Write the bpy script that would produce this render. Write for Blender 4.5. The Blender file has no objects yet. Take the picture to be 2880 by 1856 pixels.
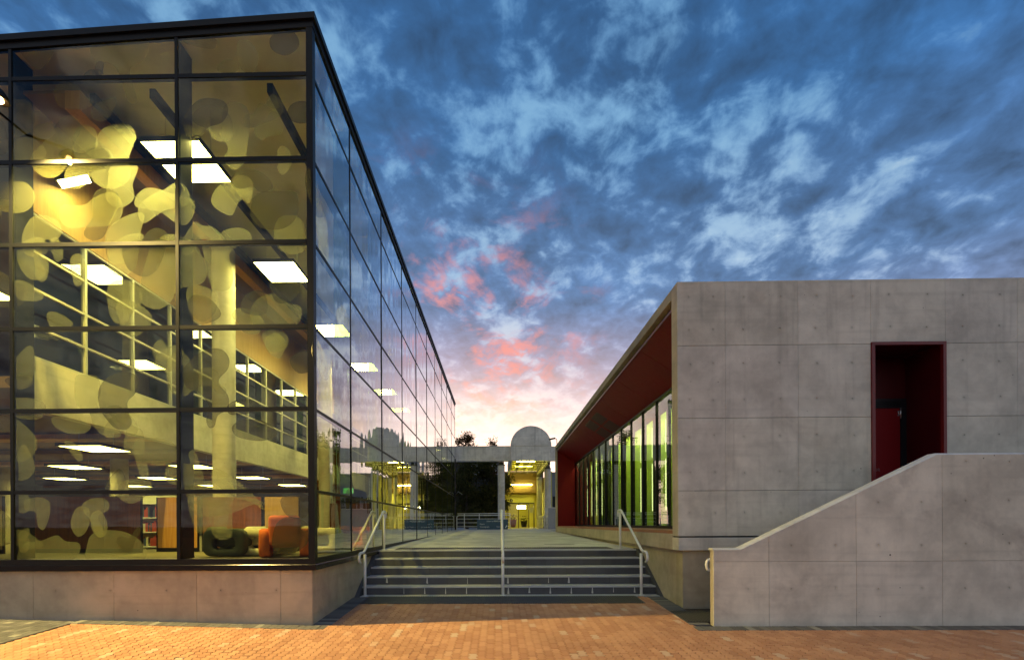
import bpy, bmesh, math, random
from mathutils import Vector, Matrix
from mathutils.geometry import delaunay_2d_cdt
random.seed(7)
SC = bpy.context.scene
COL = SC.collection

# ------------------------------------------------------------------ camera
cam = bpy.data.cameras.new("camera")
cam_o = bpy.data.objects.new("camera", cam)
COL.objects.link(cam_o)
YAW, ROLL = math.radians(.83), math.radians(.3)
_r = Vector((math.cos(YAW), math.sin(YAW), 0)); _u = Vector((0, 0, 1)); _d = Vector((-math.sin(YAW), math.cos(YAW), 0))
_R = _r * math.cos(ROLL) - _u * math.sin(ROLL); _U = _u * math.cos(ROLL) + _r * math.sin(ROLL)
CAM = Vector((0, 0, 1.555))
cam_o.matrix_world = Matrix(((_R.x, _U.x, -_d.x, CAM.x), (_R.y, _U.y, -_d.y, CAM.y), (_R.z, _U.z, -_d.z, CAM.z), (0, 0, 0, 1)))
cam.sensor_width = 36; cam.sensor_fit = 'HORIZONTAL'; cam.lens = 17.0
cam.shift_x = .02073; cam.shift_y = .18892
cam.clip_start = .05; cam.clip_end = 3000
SC.camera = cam_o

# ------------------------------------------------------------------ node helpers
class NT:
    def __init__(s, tree): s.t = tree; s.n = tree.nodes; s.l = tree.links
    def node(s, kind, **kw):
        n = s.n.new(kind)
        for k, v in kw.items(): setattr(n, k, v)
        return n
    def put(s, sock, v):
        if hasattr(v, 'is_output') or isinstance(v, bpy.types.NodeSocket): s.l.new(v, sock)
        else:
            if isinstance(v, (tuple, list)) and sock.type == 'RGBA' and len(v) == 3: v = (*v, 1)
            sock.default_value = v
    def m(s, op, a, b=0.0, c=0.0, clamp=False):
        n = s.node('ShaderNodeMath', operation=op, use_clamp=clamp)
        for i, v in enumerate((a, b, c)): s.put(n.inputs[i], v)
        return n.outputs[0]
    def vm(s, op, a, b=(0, 0, 0)):
        n = s.node('ShaderNodeVectorMath', operation=op); s.put(n.inputs[0], a); s.put(n.inputs[1], b)
        return n.outputs['Value' if op in ('DOT_PRODUCT', 'LENGTH') else 'Vector']
    def mix(s, f, a, b, mode='MIX'):
        n = s.node('ShaderNodeMix', data_type='RGBA', blend_type=mode)
        s.put(n.inputs[0], f); s.put(n.inputs[6], a); s.put(n.inputs[7], b); return n.outputs[2]
    def ramp(s, f, stops, interp='LINEAR'):
        n = s.node('ShaderNodeValToRGB'); e = n.color_ramp.elements; n.color_ramp.interpolation = interp
        while len(e) < len(stops): e.new(.5)
        for el, (p, c) in zip(e, stops):
            el.position = p; el.color = (c, c, c, 1) if isinstance(c, (int, float)) else (*c, 1)
        s.put(n.inputs[0], f); return n.outputs[0]
    def noise(s, vec, scale=1., detail=4., rough=.5, dist=0., dims='3D'):
        n = s.node('ShaderNodeTexNoise', noise_dimensions=dims); s.put(n.inputs['Vector'], vec)
        for k, v in (('Scale', scale), ('Detail', detail), ('Roughness', rough), ('Distortion', dist)): s.put(n.inputs[k], v)
        return n.outputs['Fac']
    def smooth(s, v, a, b):
        n = s.node('ShaderNodeMapRange', interpolation_type='SMOOTHSTEP'); s.put(n.inputs[0], v); s.put(n.inputs[1], a); s.put(n.inputs[2], b)
        return n.outputs[0]
    def comb(s, x, y, z):
        n = s.node('ShaderNodeCombineXYZ')
        for i, v in enumerate((x, y, z)): s.put(n.inputs[i], v)
        return n.outputs[0]
    def sep(s, v):
        n = s.node('ShaderNodeSeparateXYZ'); s.put(n.inputs[0], v); return n.outputs

# ------------------------------------------------------------------ world: dusk sky with broken cloud
SUN_AZ = math.radians(-6)     # left of the street axis, low behind the portico
SUN_EL = math.radians(2.5)
world = bpy.data.worlds.new("World"); SC.world = world; world.use_nodes = True
N = NT(world.node_tree); N.n.clear()
tc = N.node('ShaderNodeTexCoord'); D = tc.outputs['Generated']
dx, dy, dz = N.sep(D)
sundir = (math.sin(SUN_AZ) * math.cos(SUN_EL), math.cos(SUN_AZ) * math.cos(SUN_EL), math.sin(SUN_EL))
cs = N.vm('DOT_PRODUCT', D, sundir)
zc = N.m('MAXIMUM', dz, 0.0)
zz = N.m('ADD', zc, .30)
px, py = N.m('DIVIDE', dx, zz), N.m('DIVIDE', dy, zz)
# cloud deck drawn out along the wind, which blows towards the right and the viewer
wa = math.radians(20)
qx = N.m('SUBTRACT', N.m('MULTIPLY', px, math.cos(wa)), N.m('MULTIPLY', py, math.sin(wa)))
qy = N.m('ADD', N.m('MULTIPLY', px, math.sin(wa)), N.m('MULTIPLY', py, math.cos(wa)))
P2 = N.comb(qx, N.m('MULTIPLY', qy, .92), 0.0)
P2 = N.vm('ADD', P2, (6.1, 3.4, 0))
big = N.noise(P2, 2.3, 3, .5, .3)
med = N.noise(P2, 8.6, 6, .56, .3)
puff = N.noise(N.vm('ADD', P2, (4.4, 8.2, 3)), 16.5, 5, .55, .3)
fine = N.noise(N.vm('ADD', P2, (9.1, 4.3, 2)), 24., 5, .6, .3)
dens = N.m('ADD', N.m('ADD', N.m('MULTIPLY', big, .38), N.m('MULTIPLY', med, .62)), N.m('ADD', N.m('MULTIPLY', puff, .48), N.m('MULTIPLY', fine, .06)))
# thinner towards the sunset, denser away from it, thinner again opposite
sunside = N.smooth(cs, .38, .93)
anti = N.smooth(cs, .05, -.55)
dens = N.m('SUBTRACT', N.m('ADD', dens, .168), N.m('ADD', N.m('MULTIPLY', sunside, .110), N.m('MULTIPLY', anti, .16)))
cover = N.smooth(dens, .655, .865)
dark_c = N.ramp(zc, [(0.0, (.60, .47, .52)), (.10, (.47, .43, .57)), (.24, (.25, .30, .50)), (.40, (.082, .182, .395)), (.60, (.026, .112, .295)), (1.0, (.012, .078, .232))])
lite_c = N.ramp(zc, [(0.0, (1.0, .80, .66)), (.10, (.95, .82, .78)), (.24, (.70, .74, .84)), (.42, (.40, .56, .74)), (.6, (.205, .42, .66)), (1.0, (.12, .31, .56))])
lite_c = N.mix(N.m('MULTIPLY', N.smooth(cs, .80, .45), .45), lite_c, (.085, .25, .46))
dark_c = N.mix(N.m('MULTIPLY', sunside, .25), dark_c, N.mix(1.0, dark_c, (2.0, 1.7, 1.45), 'MULTIPLY'))
# the deck itself is uneven: heavier bellies and thinner veils
belly = N.ramp(N.m('ADD', N.m('MULTIPLY', med, .55), N.m('MULTIPLY', puff, .45)), [(.36, 1.55), (.50, .98), (.66, .50)])
dark_c = N.mix(1.0, dark_c, belly, 'MULTIPLY')
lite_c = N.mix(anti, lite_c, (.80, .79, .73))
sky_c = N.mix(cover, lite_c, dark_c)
# bright small tears in the deck
tear = N.m('MULTIPLY', N.smooth(N.noise(N.vm('ADD', P2, (1.3, 7.7, 5)), 8.0, 5, .55, .3), .545, .70), N.smooth(dens, .74, .60))
sky_c = N.mix(N.m('MULTIPLY', tear, .95), sky_c, N.mix(.5, lite_c, (.80, .90, .95)))
# clouds lit pink from below on the sunset side
pk = N.noise(N.vm('ADD', P2, (5.2, .6, 8)), 5.5, 6, .60, .5)
pkm = N.m('MULTIPLY', N.smooth(pk, .47, .63), N.m('MULTIPLY', N.smooth(N.vm('DOT_PRODUCT', D, (-.17, .92, .35)), .915, .985), N.m('MULTIPLY', N.smooth(dz, .10, .22), N.smooth(dz, .66, .34))))
blush = N.m('MULTIPLY', N.smooth(cs, .78, .96), N.m('MULTIPLY', N.smooth(dz, .06, .16), N.smooth(dz, .44, .22)))
sky_c = N.mix(N.m('MULTIPLY', blush, .42), sky_c, (.98, .60, .56))
sky_c = N.mix(N.m('MULTIPLY', N.m('MULTIPLY', pkm, N.smooth(puff, .36, .60)), .85), sky_c, (.97, .32, .27))
# glow low over the horizon
gl = N.m('MULTIPLY', N.smooth(cs, .86, .995), N.smooth(dz, .33, .08))
gl = N.m('MULTIPLY', gl, N.m('ADD', .55, N.m('MULTIPLY', fine, .9)))
sky_c = N.mix(gl, sky_c, (1.65, 1.28, 1.05))
nish = N.node('ShaderNodeTexSky', sky_type='NISHITA'); nish.sun_disc = False
nish.sun_elevation = SUN_EL; nish.sun_rotation = SUN_AZ; nish.air_density = 1.2; nish.dust_density = 1.0
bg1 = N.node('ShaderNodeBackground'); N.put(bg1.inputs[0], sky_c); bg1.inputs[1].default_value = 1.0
bg2 = N.node('ShaderNodeBackground'); N.put(bg2.inputs[0], nish.outputs[0]); bg2.inputs[1].default_value = .03
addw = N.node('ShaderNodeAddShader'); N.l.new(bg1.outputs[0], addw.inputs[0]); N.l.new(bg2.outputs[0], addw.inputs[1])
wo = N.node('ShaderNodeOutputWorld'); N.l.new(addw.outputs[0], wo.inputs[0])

sun = bpy.data.lights.new("sun", 'SUN'); sun.energy = .35; sun.angle = math.radians(10); sun.color = (1, .62, .42)
sun_o = bpy.data.objects.new("sun", sun); COL.objects.link(sun_o)
sun_o.rotation_euler = Vector(sundir).to_track_quat('Z', 'Y').to_euler()

vs = SC.view_settings
vs.view_transform = 'Standard'; vs.look = 'None'; vs.exposure = 0.0; vs.gamma = 1.0; vs.use_curve_mapping = False
SC.cycles.use_denoising = True
SC.cycles.max_bounces = 9; SC.cycles.diffuse_bounces = 4; SC.cycles.glossy_bounces = 5
SC.cycles.transparent_max_bounces = 28; SC.cycles.transmission_bounces = 4
SC.cycles.sample_clamp_indirect = 6.0
SC.cycles.caustics_reflective = False; SC.cycles.caustics_refractive = False

# ------------------------------------------------------------------ materials
MATS = {}
def base_mat(name):
    m = bpy.data.materials.new(name); m.use_nodes = True
    t = NT(m.node_tree); t.n.clear()
    o = t.node('ShaderNodeOutputMaterial')
    return m, t, o
def pos(t): return t.node('ShaderNodeNewGeometry').outputs['Position']
def bsdf(t, o, col, rough=.6, metal=0., normal=None, spec=.5):
    b = t.node('ShaderNodeBsdfPrincipled')
    t.put(b.inputs['Base Color'], col); t.put(b.inputs['Roughness'], rough); t.put(b.inputs['Metallic'], metal)
    b.inputs['Specular IOR Level'].default_value = spec
    if normal is not None: t.l.new(normal, b.inputs['Normal'])
    t.l.new(b.outputs[0], o.inputs[0]); return b
def bump(t, h, strength=.3, dist=.01):
    b = t.node('ShaderNodeBump'); b.inputs['Strength'].default_value = strength; b.inputs['Distance'].default_value = dist
    t.l.new(h, b.inputs['Height']); return b.outputs[0]
def plain(name, col, rough=.5, metal=0., var=.12, scale=6., spec=.5, bmp=0.):
    m, t, o = base_mat(name); p = pos(t)
    n = t.noise(p, scale, 5, .6)
    c = t.mix(t.m('MULTIPLY', n, 1.0), tuple(v * (1 - var) for v in col), tuple(min(1, v * (1 + var)) for v in col))
    r = t.m('ADD', rough - .08, t.m('MULTIPLY', t.noise(p, scale * 3, 3), .16))
    bsdf(t, o, c, r, metal, bump(t, t.noise(p, scale * 12, 3), bmp, .004) if bmp else None, spec)
    MATS[name] = m; return m
def concrete(name, col, stain=(.28, .24, .19), stain_amt=.5, streak=.25, blow=.8):
    m, t, o = base_mat(name); p = pos(t)
    cloud = t.noise(p, .9, 6, .62, .4)
    mott = t.noise(p, 4.5, 5, .6, .2)
    x, y, z = t.sep(p)
    st = t.noise(t.comb(t.m('MULTIPLY', x, 7.), t.m('MULTIPLY', y, 7.), t.m('MULTIPLY', z, .45)), 1.0, 4, .55)
    board = t.noise(t.comb(t.m('MULTIPLY', x, .35), t.m('MULTIPLY', y, .35), t.m('MULTIPLY', z, 9.)), 1.0, 3, .5)
    c = t.mix(t.smooth(cloud, .32, .72), tuple(v * .76 for v in col), tuple(min(1, v * 1.16) for v in col))
    c = t.mix(t.m('MULTIPLY', t.smooth(t.noise(t.vm('ADD', p, (7, 3, 1)), .55, 5, .65, .6), .50, .70), stain_amt), c, stain)
    c = t.mix(t.m('MULTIPLY', t.smooth(st, .50, .75), streak), c, tuple(v * .45 for v in col))
    c = t.mix(t.m('MULTIPLY', t.smooth(board, .50, .72), .26), c, tuple(v * .6 for v in col))
    c = t.mix(t.m('MULTIPLY', t.smooth(mott, .35, .75), .28), c, tuple(min(1, v * 1.35) for v in col))
    at = t.node('ShaderNodeAttribute', attribute_name='halo')
    hal = t.m('MULTIPLY', t.m('POWER', at.outputs['Fac'], 1.6), t.m('ADD', .15, t.m('MULTIPLY', t.noise(p, 2.2, 3), .9)))
    c = t.mix(t.m('MULTIPLY', hal, .42), c, tuple(v * .42 for v in col))
    oi = t.node('ShaderNodeObjectInfo')
    tone = t.m('ADD', .945, t.m('MULTIPLY', oi.outputs['Random'], .09))
    c = t.mix(1.0, c, t.comb(tone, tone, t.m('MULTIPLY', tone, t.m('ADD', .975, t.m('MULTIPLY', t.m('FRACT', t.m('MULTIPLY', oi.outputs['Random'], 9.7)), .05)))), 'MULTIPLY')
    # blowholes
    v = t.node('ShaderNodeTexVoronoi', feature='F1'); t.put(v.inputs['Vector'], p); v.inputs['Scale'].default_value = 6.0
    thin = t.m('MULTIPLY', t.m('MULTIPLY', t.smooth(t.noise(p, 1.3, 2), .36, .62), .085), t.smooth(t.sep(v.outputs['Color'])[0], .35, 1.0))
    hole = t.m('MULTIPLY', t.m('LESS_THAN', v.outputs['Distance'], thin), blow)
    c = t.mix(hole, c, tuple(v_ * .16 for v_ in col))
    h = t.m('SUBTRACT', t.m('MULTIPLY', t.noise(p, 30, 5, .6), .25), t.m('MULTIPLY', hole, 1.0))
    h = t.m('ADD', h, t.m('MULTIPLY', mott, .35))
    bsdf(t, o, c, t.m('ADD', .62, t.m('MULTIPLY', mott, .25)), 0, bump(t, h, .35, .008), .35)
    MATS[name] = m; return m
def glass(name, tint, ior=1.52, k=1.7, wav=.012, refl=(.95, .97, 1.0), wscale=(1.1, 1.1, .22), rough=0.0, k0=None):
    k0 = k if k0 is None else k0
    m, t, o = base_mat(name); p = pos(t)
    x, y, z = t.sep(p)
    h = t.noise(t.comb(t.m('MULTIPLY', x, wscale[0]), t.m('MULTIPLY', y, wscale[1]), t.m('MULTIPLY', z, wscale[2])), 1.6, 1.5, .4)
    nr = bump(t, h, 1.0, wav)
    lw = t.node('ShaderNodeLayerWeight'); lw.inputs['Blend'].default_value = .5
    f0 = ((ior - 1) / (ior + 1)) ** 2
    f = t.m('ADD', f0 * k0, t.m('MULTIPLY', t.m('POWER', lw.outputs['Facing'], 5.0), (1 - f0) * k))
    f = t.m('MINIMUM', f, .93)
    tr = t.node('ShaderNodeBsdfTransparent'); t.put(tr.inputs[0], tint)
    gl = t.node('ShaderNodeBsdfGlossy'); t.put(gl.inputs['Color'], refl); gl.inputs['Roughness'].default_value = rough
    t.l.new(nr, gl.inputs['Normal'])
    mx = t.node('ShaderNodeMixShader'); t.l.new(f, mx.inputs[0]); t.l.new(tr.outputs[0], mx.inputs[1]); t.l.new(gl.outputs[0], mx.inputs[2])
    t.l.new(mx.outputs[0], o.inputs[0]); MATS[name] = m; return m
def film(name, col, through, amt):
    """printed dot film: clear between dots, matt translucent ink on them"""
    m, t, o = base_mat(name)
    tr = t.node('ShaderNodeBsdfTransparent'); t.put(tr.inputs[0], through)
    df = t.node('ShaderNodeBsdfDiffuse'); t.put(df.inputs[0], col)
    tl = t.node('ShaderNodeBsdfTranslucent'); t.put(tl.inputs[0], col)
    m1 = t.node('ShaderNodeMixShader'); m1.inputs[0].default_value = .90
    t.l.new(df.outputs[0], m1.inputs[1]); t.l.new(tl.outputs[0], m1.inputs[2])
    m2 = t.node('ShaderNodeMixShader'); m2.inputs[0].default_value = amt
    t.l.new(tr.outputs[0], m2.inputs[1]); t.l.new(m1.outputs[0], m2.inputs[2]); t.l.new(m2.outputs[0], o.inputs[0])
    MATS[name] = m; return m
def emit(name, col, s):
    m, t, o = base_mat(name); e = t.node('ShaderNodeEmission'); t.put(e.inputs[0], col); e.inputs[1].default_value = s
    t.l.new(e.outputs[0], o.inputs[0]); MATS[name] = m; return m
def wood(name, col, col2, perf=False, sc=1.0):
    m, t, o = base_mat(name); p = pos(t); x, y, z = t.sep(p)
    g = t.noise(t.comb(t.m('MULTIPLY', x, 22 * sc), t.m('MULTIPLY', y, 22 * sc), t.m('MULTIPLY', z, 1.3)), 1.0, 4, .55, .6)
    c = t.mix(t.smooth(g, .3, .7), col, col2)
    if perf:
        fx = t.m('SUBTRACT', t.m('FRACT', t.m('MULTIPLY', x, 32.)), .5); fz = t.m('SUBTRACT', t.m('FRACT', t.m('MULTIPLY', z, 32.)), .5)
        dd = t.m('SQRT', t.m('ADD', t.m('MULTIPLY', fx, fx), t.m('MULTIPLY', fz, fz)))
        c = t.mix(t.m('LESS_THAN', dd, .22), c, (.012, .007, .004))
    bsdf(t, o, c, .45, 0, None, .4); MATS[name] = m; return m
def paver_mat(name, col, col2, col3):
    m, t, o = base_mat(name); p = pos(t)
    g = t.node('ShaderNodeNewGeometry'); oi = t.node('ShaderNodeObjectInfo')
    rnd = t.m('FRACT', t.m('ADD', g.outputs['Random Per Island'], t.m('MULTIPLY', oi.outputs['Random'], 7.3)))
    c = t.mix(t.smooth(rnd, 0, .85), col, col2)
    c = t.mix(t.m('MULTIPLY', t.smooth(rnd, .93, .97), .75), c, col3)
    c = t.mix(t.m('MULTIPLY', t.smooth(t.noise(p, .8, 5, .6), .45, .7), .35), c, tuple(v * .55 for v in col))
    c = t.mix(t.m('MULTIPLY', t.noise(p, 60, 4, .7), .35), c, tuple(v * .6 for v in col2))
    bsdf(t, o, c, .75, 0, bump(t, t.noise(p, 90, 4, .7), .35, .003), .35); MATS[name] = m; return m

concrete('facade_concrete', (.605, .59, .515), stain=(.42, .395, .335), stain_amt=.7, streak=.36)
concrete('parapet_concrete', (.68, .635, .535), stain=(.36, .32, .275), stain_amt=.7, streak=.16, blow=1.0)
concrete('plinth_concrete', (.43, .385, .285), stain=(.27, .25, .22), stain_amt=.5, streak=.15)
concrete('warm_concrete', (.47, .42, .34), stain=(.30, .24, .16), stain_amt=.5, streak=.2)
concrete('old_concrete', (.80, .77, .70), stain=(.42, .37, .30), stain_amt=.5, streak=.5, blow=.3)
concrete('coping_concrete', (.66, .66, .64), stain=(.5, .5, .48), stain_amt=.3, streak=.05, blow=.3)
concrete('path_concrete', (.60, .59, .58), stain=(.30, .29, .27), stain_amt=.5, streak=0., blow=.2)
concrete('inner_concrete', (.60, .57, .48), stain=(.45, .42, .33), stain_amt=.4, streak=.2, blow=.4)
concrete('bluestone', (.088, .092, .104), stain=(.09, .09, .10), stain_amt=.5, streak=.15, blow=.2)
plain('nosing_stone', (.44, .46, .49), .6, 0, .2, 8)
plain('joint_dark', (.05, .048, .045), .9)
plain('frame_dark', (.006, .0065, .0075), .42, 0, .2, 6, .22)
plain('sill_dark', (.014, .013, .014), .22, .5, .2)
plain('window_aluminium', (.55, .55, .50), .4, .3)
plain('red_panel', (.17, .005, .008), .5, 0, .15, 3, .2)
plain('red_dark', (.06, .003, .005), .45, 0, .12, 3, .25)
plain('red_trim', (.13, .010, .013), .35, 0, .1)
plain('black_metal', (.012, .012, .016), .4, .3)
plain('steel', (.55, .55, .57), .3, .9)
plain('white_steel', (.78, .80, .82), .38, 0, .08, 10)
plain('grey_rail', (.80, .82, .84), .42, 0, .1, 10)
plain('tactile_black', (.022, .022, .026), .5, 0, .3, 14)
plain('ceiling_white', (.80, .82, .76), .8)
plain('ceiling_brown', (.20, .125, .055), .7)
plain('floor_carpet', (.17, .15, .10), .95, 0, .2, 20)
plain('floor_sill_timber', (.33, .135, .08), .5, 0, .3, 5)
plain('orange_fabric', (.62, .13, .03), .8, 0, .1, 15)
plain('white_fabric', (.62, .60, .48), .75, 0, .1, 15)
plain('green_fabric', (.055, .065, .045), .8, 0, .15, 15)
plain('lime_panel', (.46, .74, .04), .5, 0, .08, 2)
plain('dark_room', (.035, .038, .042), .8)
plain('grey_wall', (.33, .34, .37), .8, 0, .15, 2)
plain('bluish_wall', (.30, .33, .42), .7, 0, .12, 2)
plain('yellow_wall', (.70, .66, .18), .7)
plain('soil', (.05, .042, .03), .95, 0, .3, 4)
plain('asphalt', (.09, .085, .08), .9, 0, .25, 3)
plain('sand_joint', (.045, .033, .022), .95, 0, .3, 30)
plain('sign_blue', (.035, .085, .145), .4, 0, .12, 6)
plain('grout_white', (.50, .50, .47), .8, 0, .3, 20)
plain('sign_white', (.80, .85, .88), .5)
plain('letter_pale', (.22, .10, .11), .5)
plain('bark', (.10, .075, .055), .9, 0, .3, 12)
plain('pot_red', (.12, .02, .025), .35)
plain('books_red', (.35, .05, .04), .6)
plain('books_blue', (.04, .07, .16), .6)
plain('books_pale', (.55, .55, .42), .6)
plain('truss_metal', (.10, .095, .06), .5, .3)
def leaf_mat(name, a, b):
    m, t, o = base_mat(name); g = t.node('ShaderNodeNewGeometry')
    c = t.mix(g.outputs['Random Per Island'], a, b)
    df = t.node('ShaderNodeBsdfDiffuse'); t.put(df.inputs[0], c)
    tl = t.node('ShaderNodeBsdfTranslucent'); t.put(tl.inputs[0], c)
    mx = t.node('ShaderNodeMixShader'); mx.inputs[0].default_value = .35
    t.l.new(df.outputs[0], mx.inputs[1]); t.l.new(tl.outputs[0], mx.inputs[2]); t.l.new(mx.outputs[0], o.inputs[0]); MATS[name] = m
leaf_mat('leaves', (.050, .062, .022), (.13, .12, .042))
leaf_mat('leaves_rust', (.07, .045, .02), (.13, .07, .03))
wood('wood_red', (.15, .045, .018), (.24, .078, .028), True)
wood('wood_gold', (.46, .22, .06), (.58, .30, .09))
wood('wood_gold_perf', (.44, .27, .09), (.54, .34, .12), True)
paver_mat('paver_orange', (.42, .205, .115), (.53, .285, .165), (.56, .43, .33))
paver_mat('paver_grey', (.085, .085, .088), (.15, .15, .15), (.34, .34, .30))
glass('front_glass', (.72, .74, .47), 1.5, 1.75, .004, k0=1.0)
glass('side_glass', (.74, .76, .48), 1.52, 2.4, .010, k0=2.6)
glass('inner_glass', (.45, .47, .40), 1.52, 2.4, .002)
glass('lime_glass', (.86, .90, .80), 1.5, 1.5, .003)
glass('door_glass', (.9, .9, .8), 1.5, 1.5, .002)
glass('fin_glass', (.42, .55, .30), 1.5, 1.5, .001)
film('film_pale', (.80, .77, .56), (.95, .95, .88), .30)
film('film_dark', (.20, .18, .13), (.66, .64, .52), .34)
emit('panel_light', (1.0, .88, .33), 66.0)
emit('panel_light_low', (1.0, .86, .30), 25.0)
emit('tube_light', (.90, 1.0, .40), 2.0)
emit('added_board_light', (1.0, .95, .45), 62.0)
emit('vault_light', (1.0, .88, .16), 60.0)
emit('added_lobby_light', (1.0, .88, .22), 16.0)
emit('wall_flood', (1.0, .92, .45), 70.0)
emit('door_light', (1.0, .92, .45), 42.0)
emit('flood_lamp', (1.0, .50, .14), 60.0)
emit('exit_sign', (.25, 1.0, .45), 3.0)

# ------------------------------------------------------------------ mesh helpers
def obj(name, me, mat=None, parent=None):
    o = bpy.data.objects.new(name, me); COL.objects.link(o)
    if mat and not me.materials: me.materials.append(MATS[mat])
    if parent:
        o.parent = parent; o.matrix_parent_inverse = Matrix.Translation(-parent.location)
    return o
def tag(o, label=None, cat=None, group=None, kind=None):
    if label: o['label'] = label
    if cat: o['category'] = cat
    if group: o['group'] = group
    if kind: o['kind'] = kind
    return o
def thing(name, label, cat, loc=(0, 0, 0), group=None):
    o = bpy.data.objects.new(name, None); COL.objects.link(o); o.location = loc; o.empty_display_size = .2
    return tag(o, label, cat, group)
class MB:
    def __init__(s): s.v = []; s.f = []; s.smooth = False
    def add(s, vs, fs):
        b = len(s.v); s.v += [tuple(v) for v in vs]; s.f += [tuple(i + b for i in f) for f in fs]; return s
    def box(s, x0, x1, y0, y1, z0, z1):
        return s.add([(x0, y0, z0), (x1, y0, z0), (x1, y1, z0), (x0, y1, z0), (x0, y0, z1), (x1, y0, z1), (x1, y1, z1), (x0, y1, z1)],
                     [(0, 3, 2, 1), (4, 5, 6, 7), (0, 1, 5, 4), (1, 2, 6, 5), (2, 3, 7, 6), (3, 0, 4, 7)])
    def prism(s, poly, axis, a, b):
        """poly of 2-d points extruded along an axis from a to b"""
        n = len(poly)
        mk = {'x': lambda p, t: (t, p[0], p[1]), 'y': lambda p, t: (p[0], t, p[1]), 'z': lambda p, t: (p[0], p[1], t)}[axis]
        vs = [mk(p, a) for p in poly] + [mk(p, b) for p in poly]
        fs = [tuple(range(n))[::-1], tuple(range(n, 2 * n))] + [(i, (i + 1) % n, n + (i + 1) % n, n + i) for i in range(n)]
        return s.add(vs, fs)
    def tube(s, pts, r, seg=10, cap=True):
        pts = [Vector(p) for p in pts]; rr = r if isinstance(r, (list, tuple)) else [r] * len(pts)
        rings = []; up = None
        for i, p in enumerate(pts):
            t = (pts[min(i + 1, len(pts) - 1)] - pts[max(i - 1, 0)]).normalized()
            if up is None:
                up = Vector((0, 0, 1)) if abs(t.z) < .9 else Vector((1, 0, 0))
            a = t.cross(up).normalized(); b = a.cross(t).normalized(); up = b
            rings.append([p + (a * math.cos(2 * math.pi * k / seg) + b * math.sin(2 * math.pi * k / seg)) * rr[i] for k in range(seg)])
        vs = [q for ring in rings for q in ring]; fs = []
        for i in range(len(pts) - 1):
            for k in range(seg):
                fs.append((i * seg + k, i * seg + (k + 1) % seg, (i + 1) * seg + (k + 1) % seg, (i + 1) * seg + k))
        if cap: fs += [tuple(range(seg))[::-1], tuple(range((len(pts) - 1) * seg, len(pts) * seg))]
        s.smooth = True
        return s.add(vs, fs)
    def lathe(s, prof, c, seg=20):
        n = len(prof); vs = []; fs = []
        for k in range(seg):
            a = 2 * math.pi * k / seg
            vs += [(c[0] + r * math.cos(a), c[1] + r * math.sin(a), c[2] + z) for r, z in prof]
        for k in range(seg):
            for i in range(n - 1):
                k2 = (k + 1) % seg; fs.append((k * n + i, k2 * n + i, k2 * n + i + 1, k * n + i + 1))
        s.smooth = True
        return s.add(vs, fs)
    def mesh(s, name):
        me = bpy.data.meshes.new(name); me.from_pydata(s.v, [], s.f); me.update()
        if len(s.f) > 1:
            bm = bmesh.new(); bm.from_mesh(me); bmesh.ops.recalc_face_normals(bm, faces=bm.faces); bm.to_mesh(me); bm.free()
        if s.smooth:
            for p in me.polygons: p.use_smooth = len(p.vertices) == 4
        return me
    def build(s, name, mat, parent=None, bevel=0., seg=1):
        me = s.mesh(name)
        if bevel:
            bm = bmesh.new(); bm.from_mesh(me)
            bmesh.ops.bevel(bm, geom=[e for e in bm.edges if e.calc_face_angle(0) > .3], offset=bevel, segments=seg, affect='EDGES', profile=.6)
            bm.to_mesh(me); bm.free()
            if seg > 1:
                for p in me.polygons: p.use_smooth = True
        return obj(name, me, mat, parent)
def box(name, mat, parent, x0, x1, y0, y1, z0, z1, bevel=0., seg=1): return MB().box(x0, x1, y0, y1, z0, z1).build(name, mat, parent, bevel, seg)
def spline(pts, n=5):
    out = []; m = len(pts)
    for i in range(m):
        p0, p1, p2, p3 = (Vector(pts[(i + k - 1) % m]) for k in range(4))
        for j in range(n):
            t = j / n
            out.append(.5 * ((2 * p1) + (p2 - p0) * t + (2 * p0 - 5 * p1 + 4 * p2 - p3) * t * t + (3 * p1 - p0 - 3 * p2 + p3) * t ** 3))
    return out
def rcurve(pts, r=.08, n=5):
    """polyline with rounded corners"""
    pts = [Vector(p) for p in pts]; out = [pts[0]]
    for i in range(1, len(pts) - 1):
        a, b, c = pts[i - 1], pts[i], pts[i + 1]
        d1 = min(r, (a - b).length * .49); d2 = min(r, (c - b).length * .49)
        s_, e_ = b + (a - b).normalized() * d1, b + (c - b).normalized() * d2
        for k in range(n + 1):
            t = k / n; out.append(s_ * (1 - t) ** 2 + b * 2 * t * (1 - t) + e_ * t * t)
    out.append(pts[-1]); return out
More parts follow.
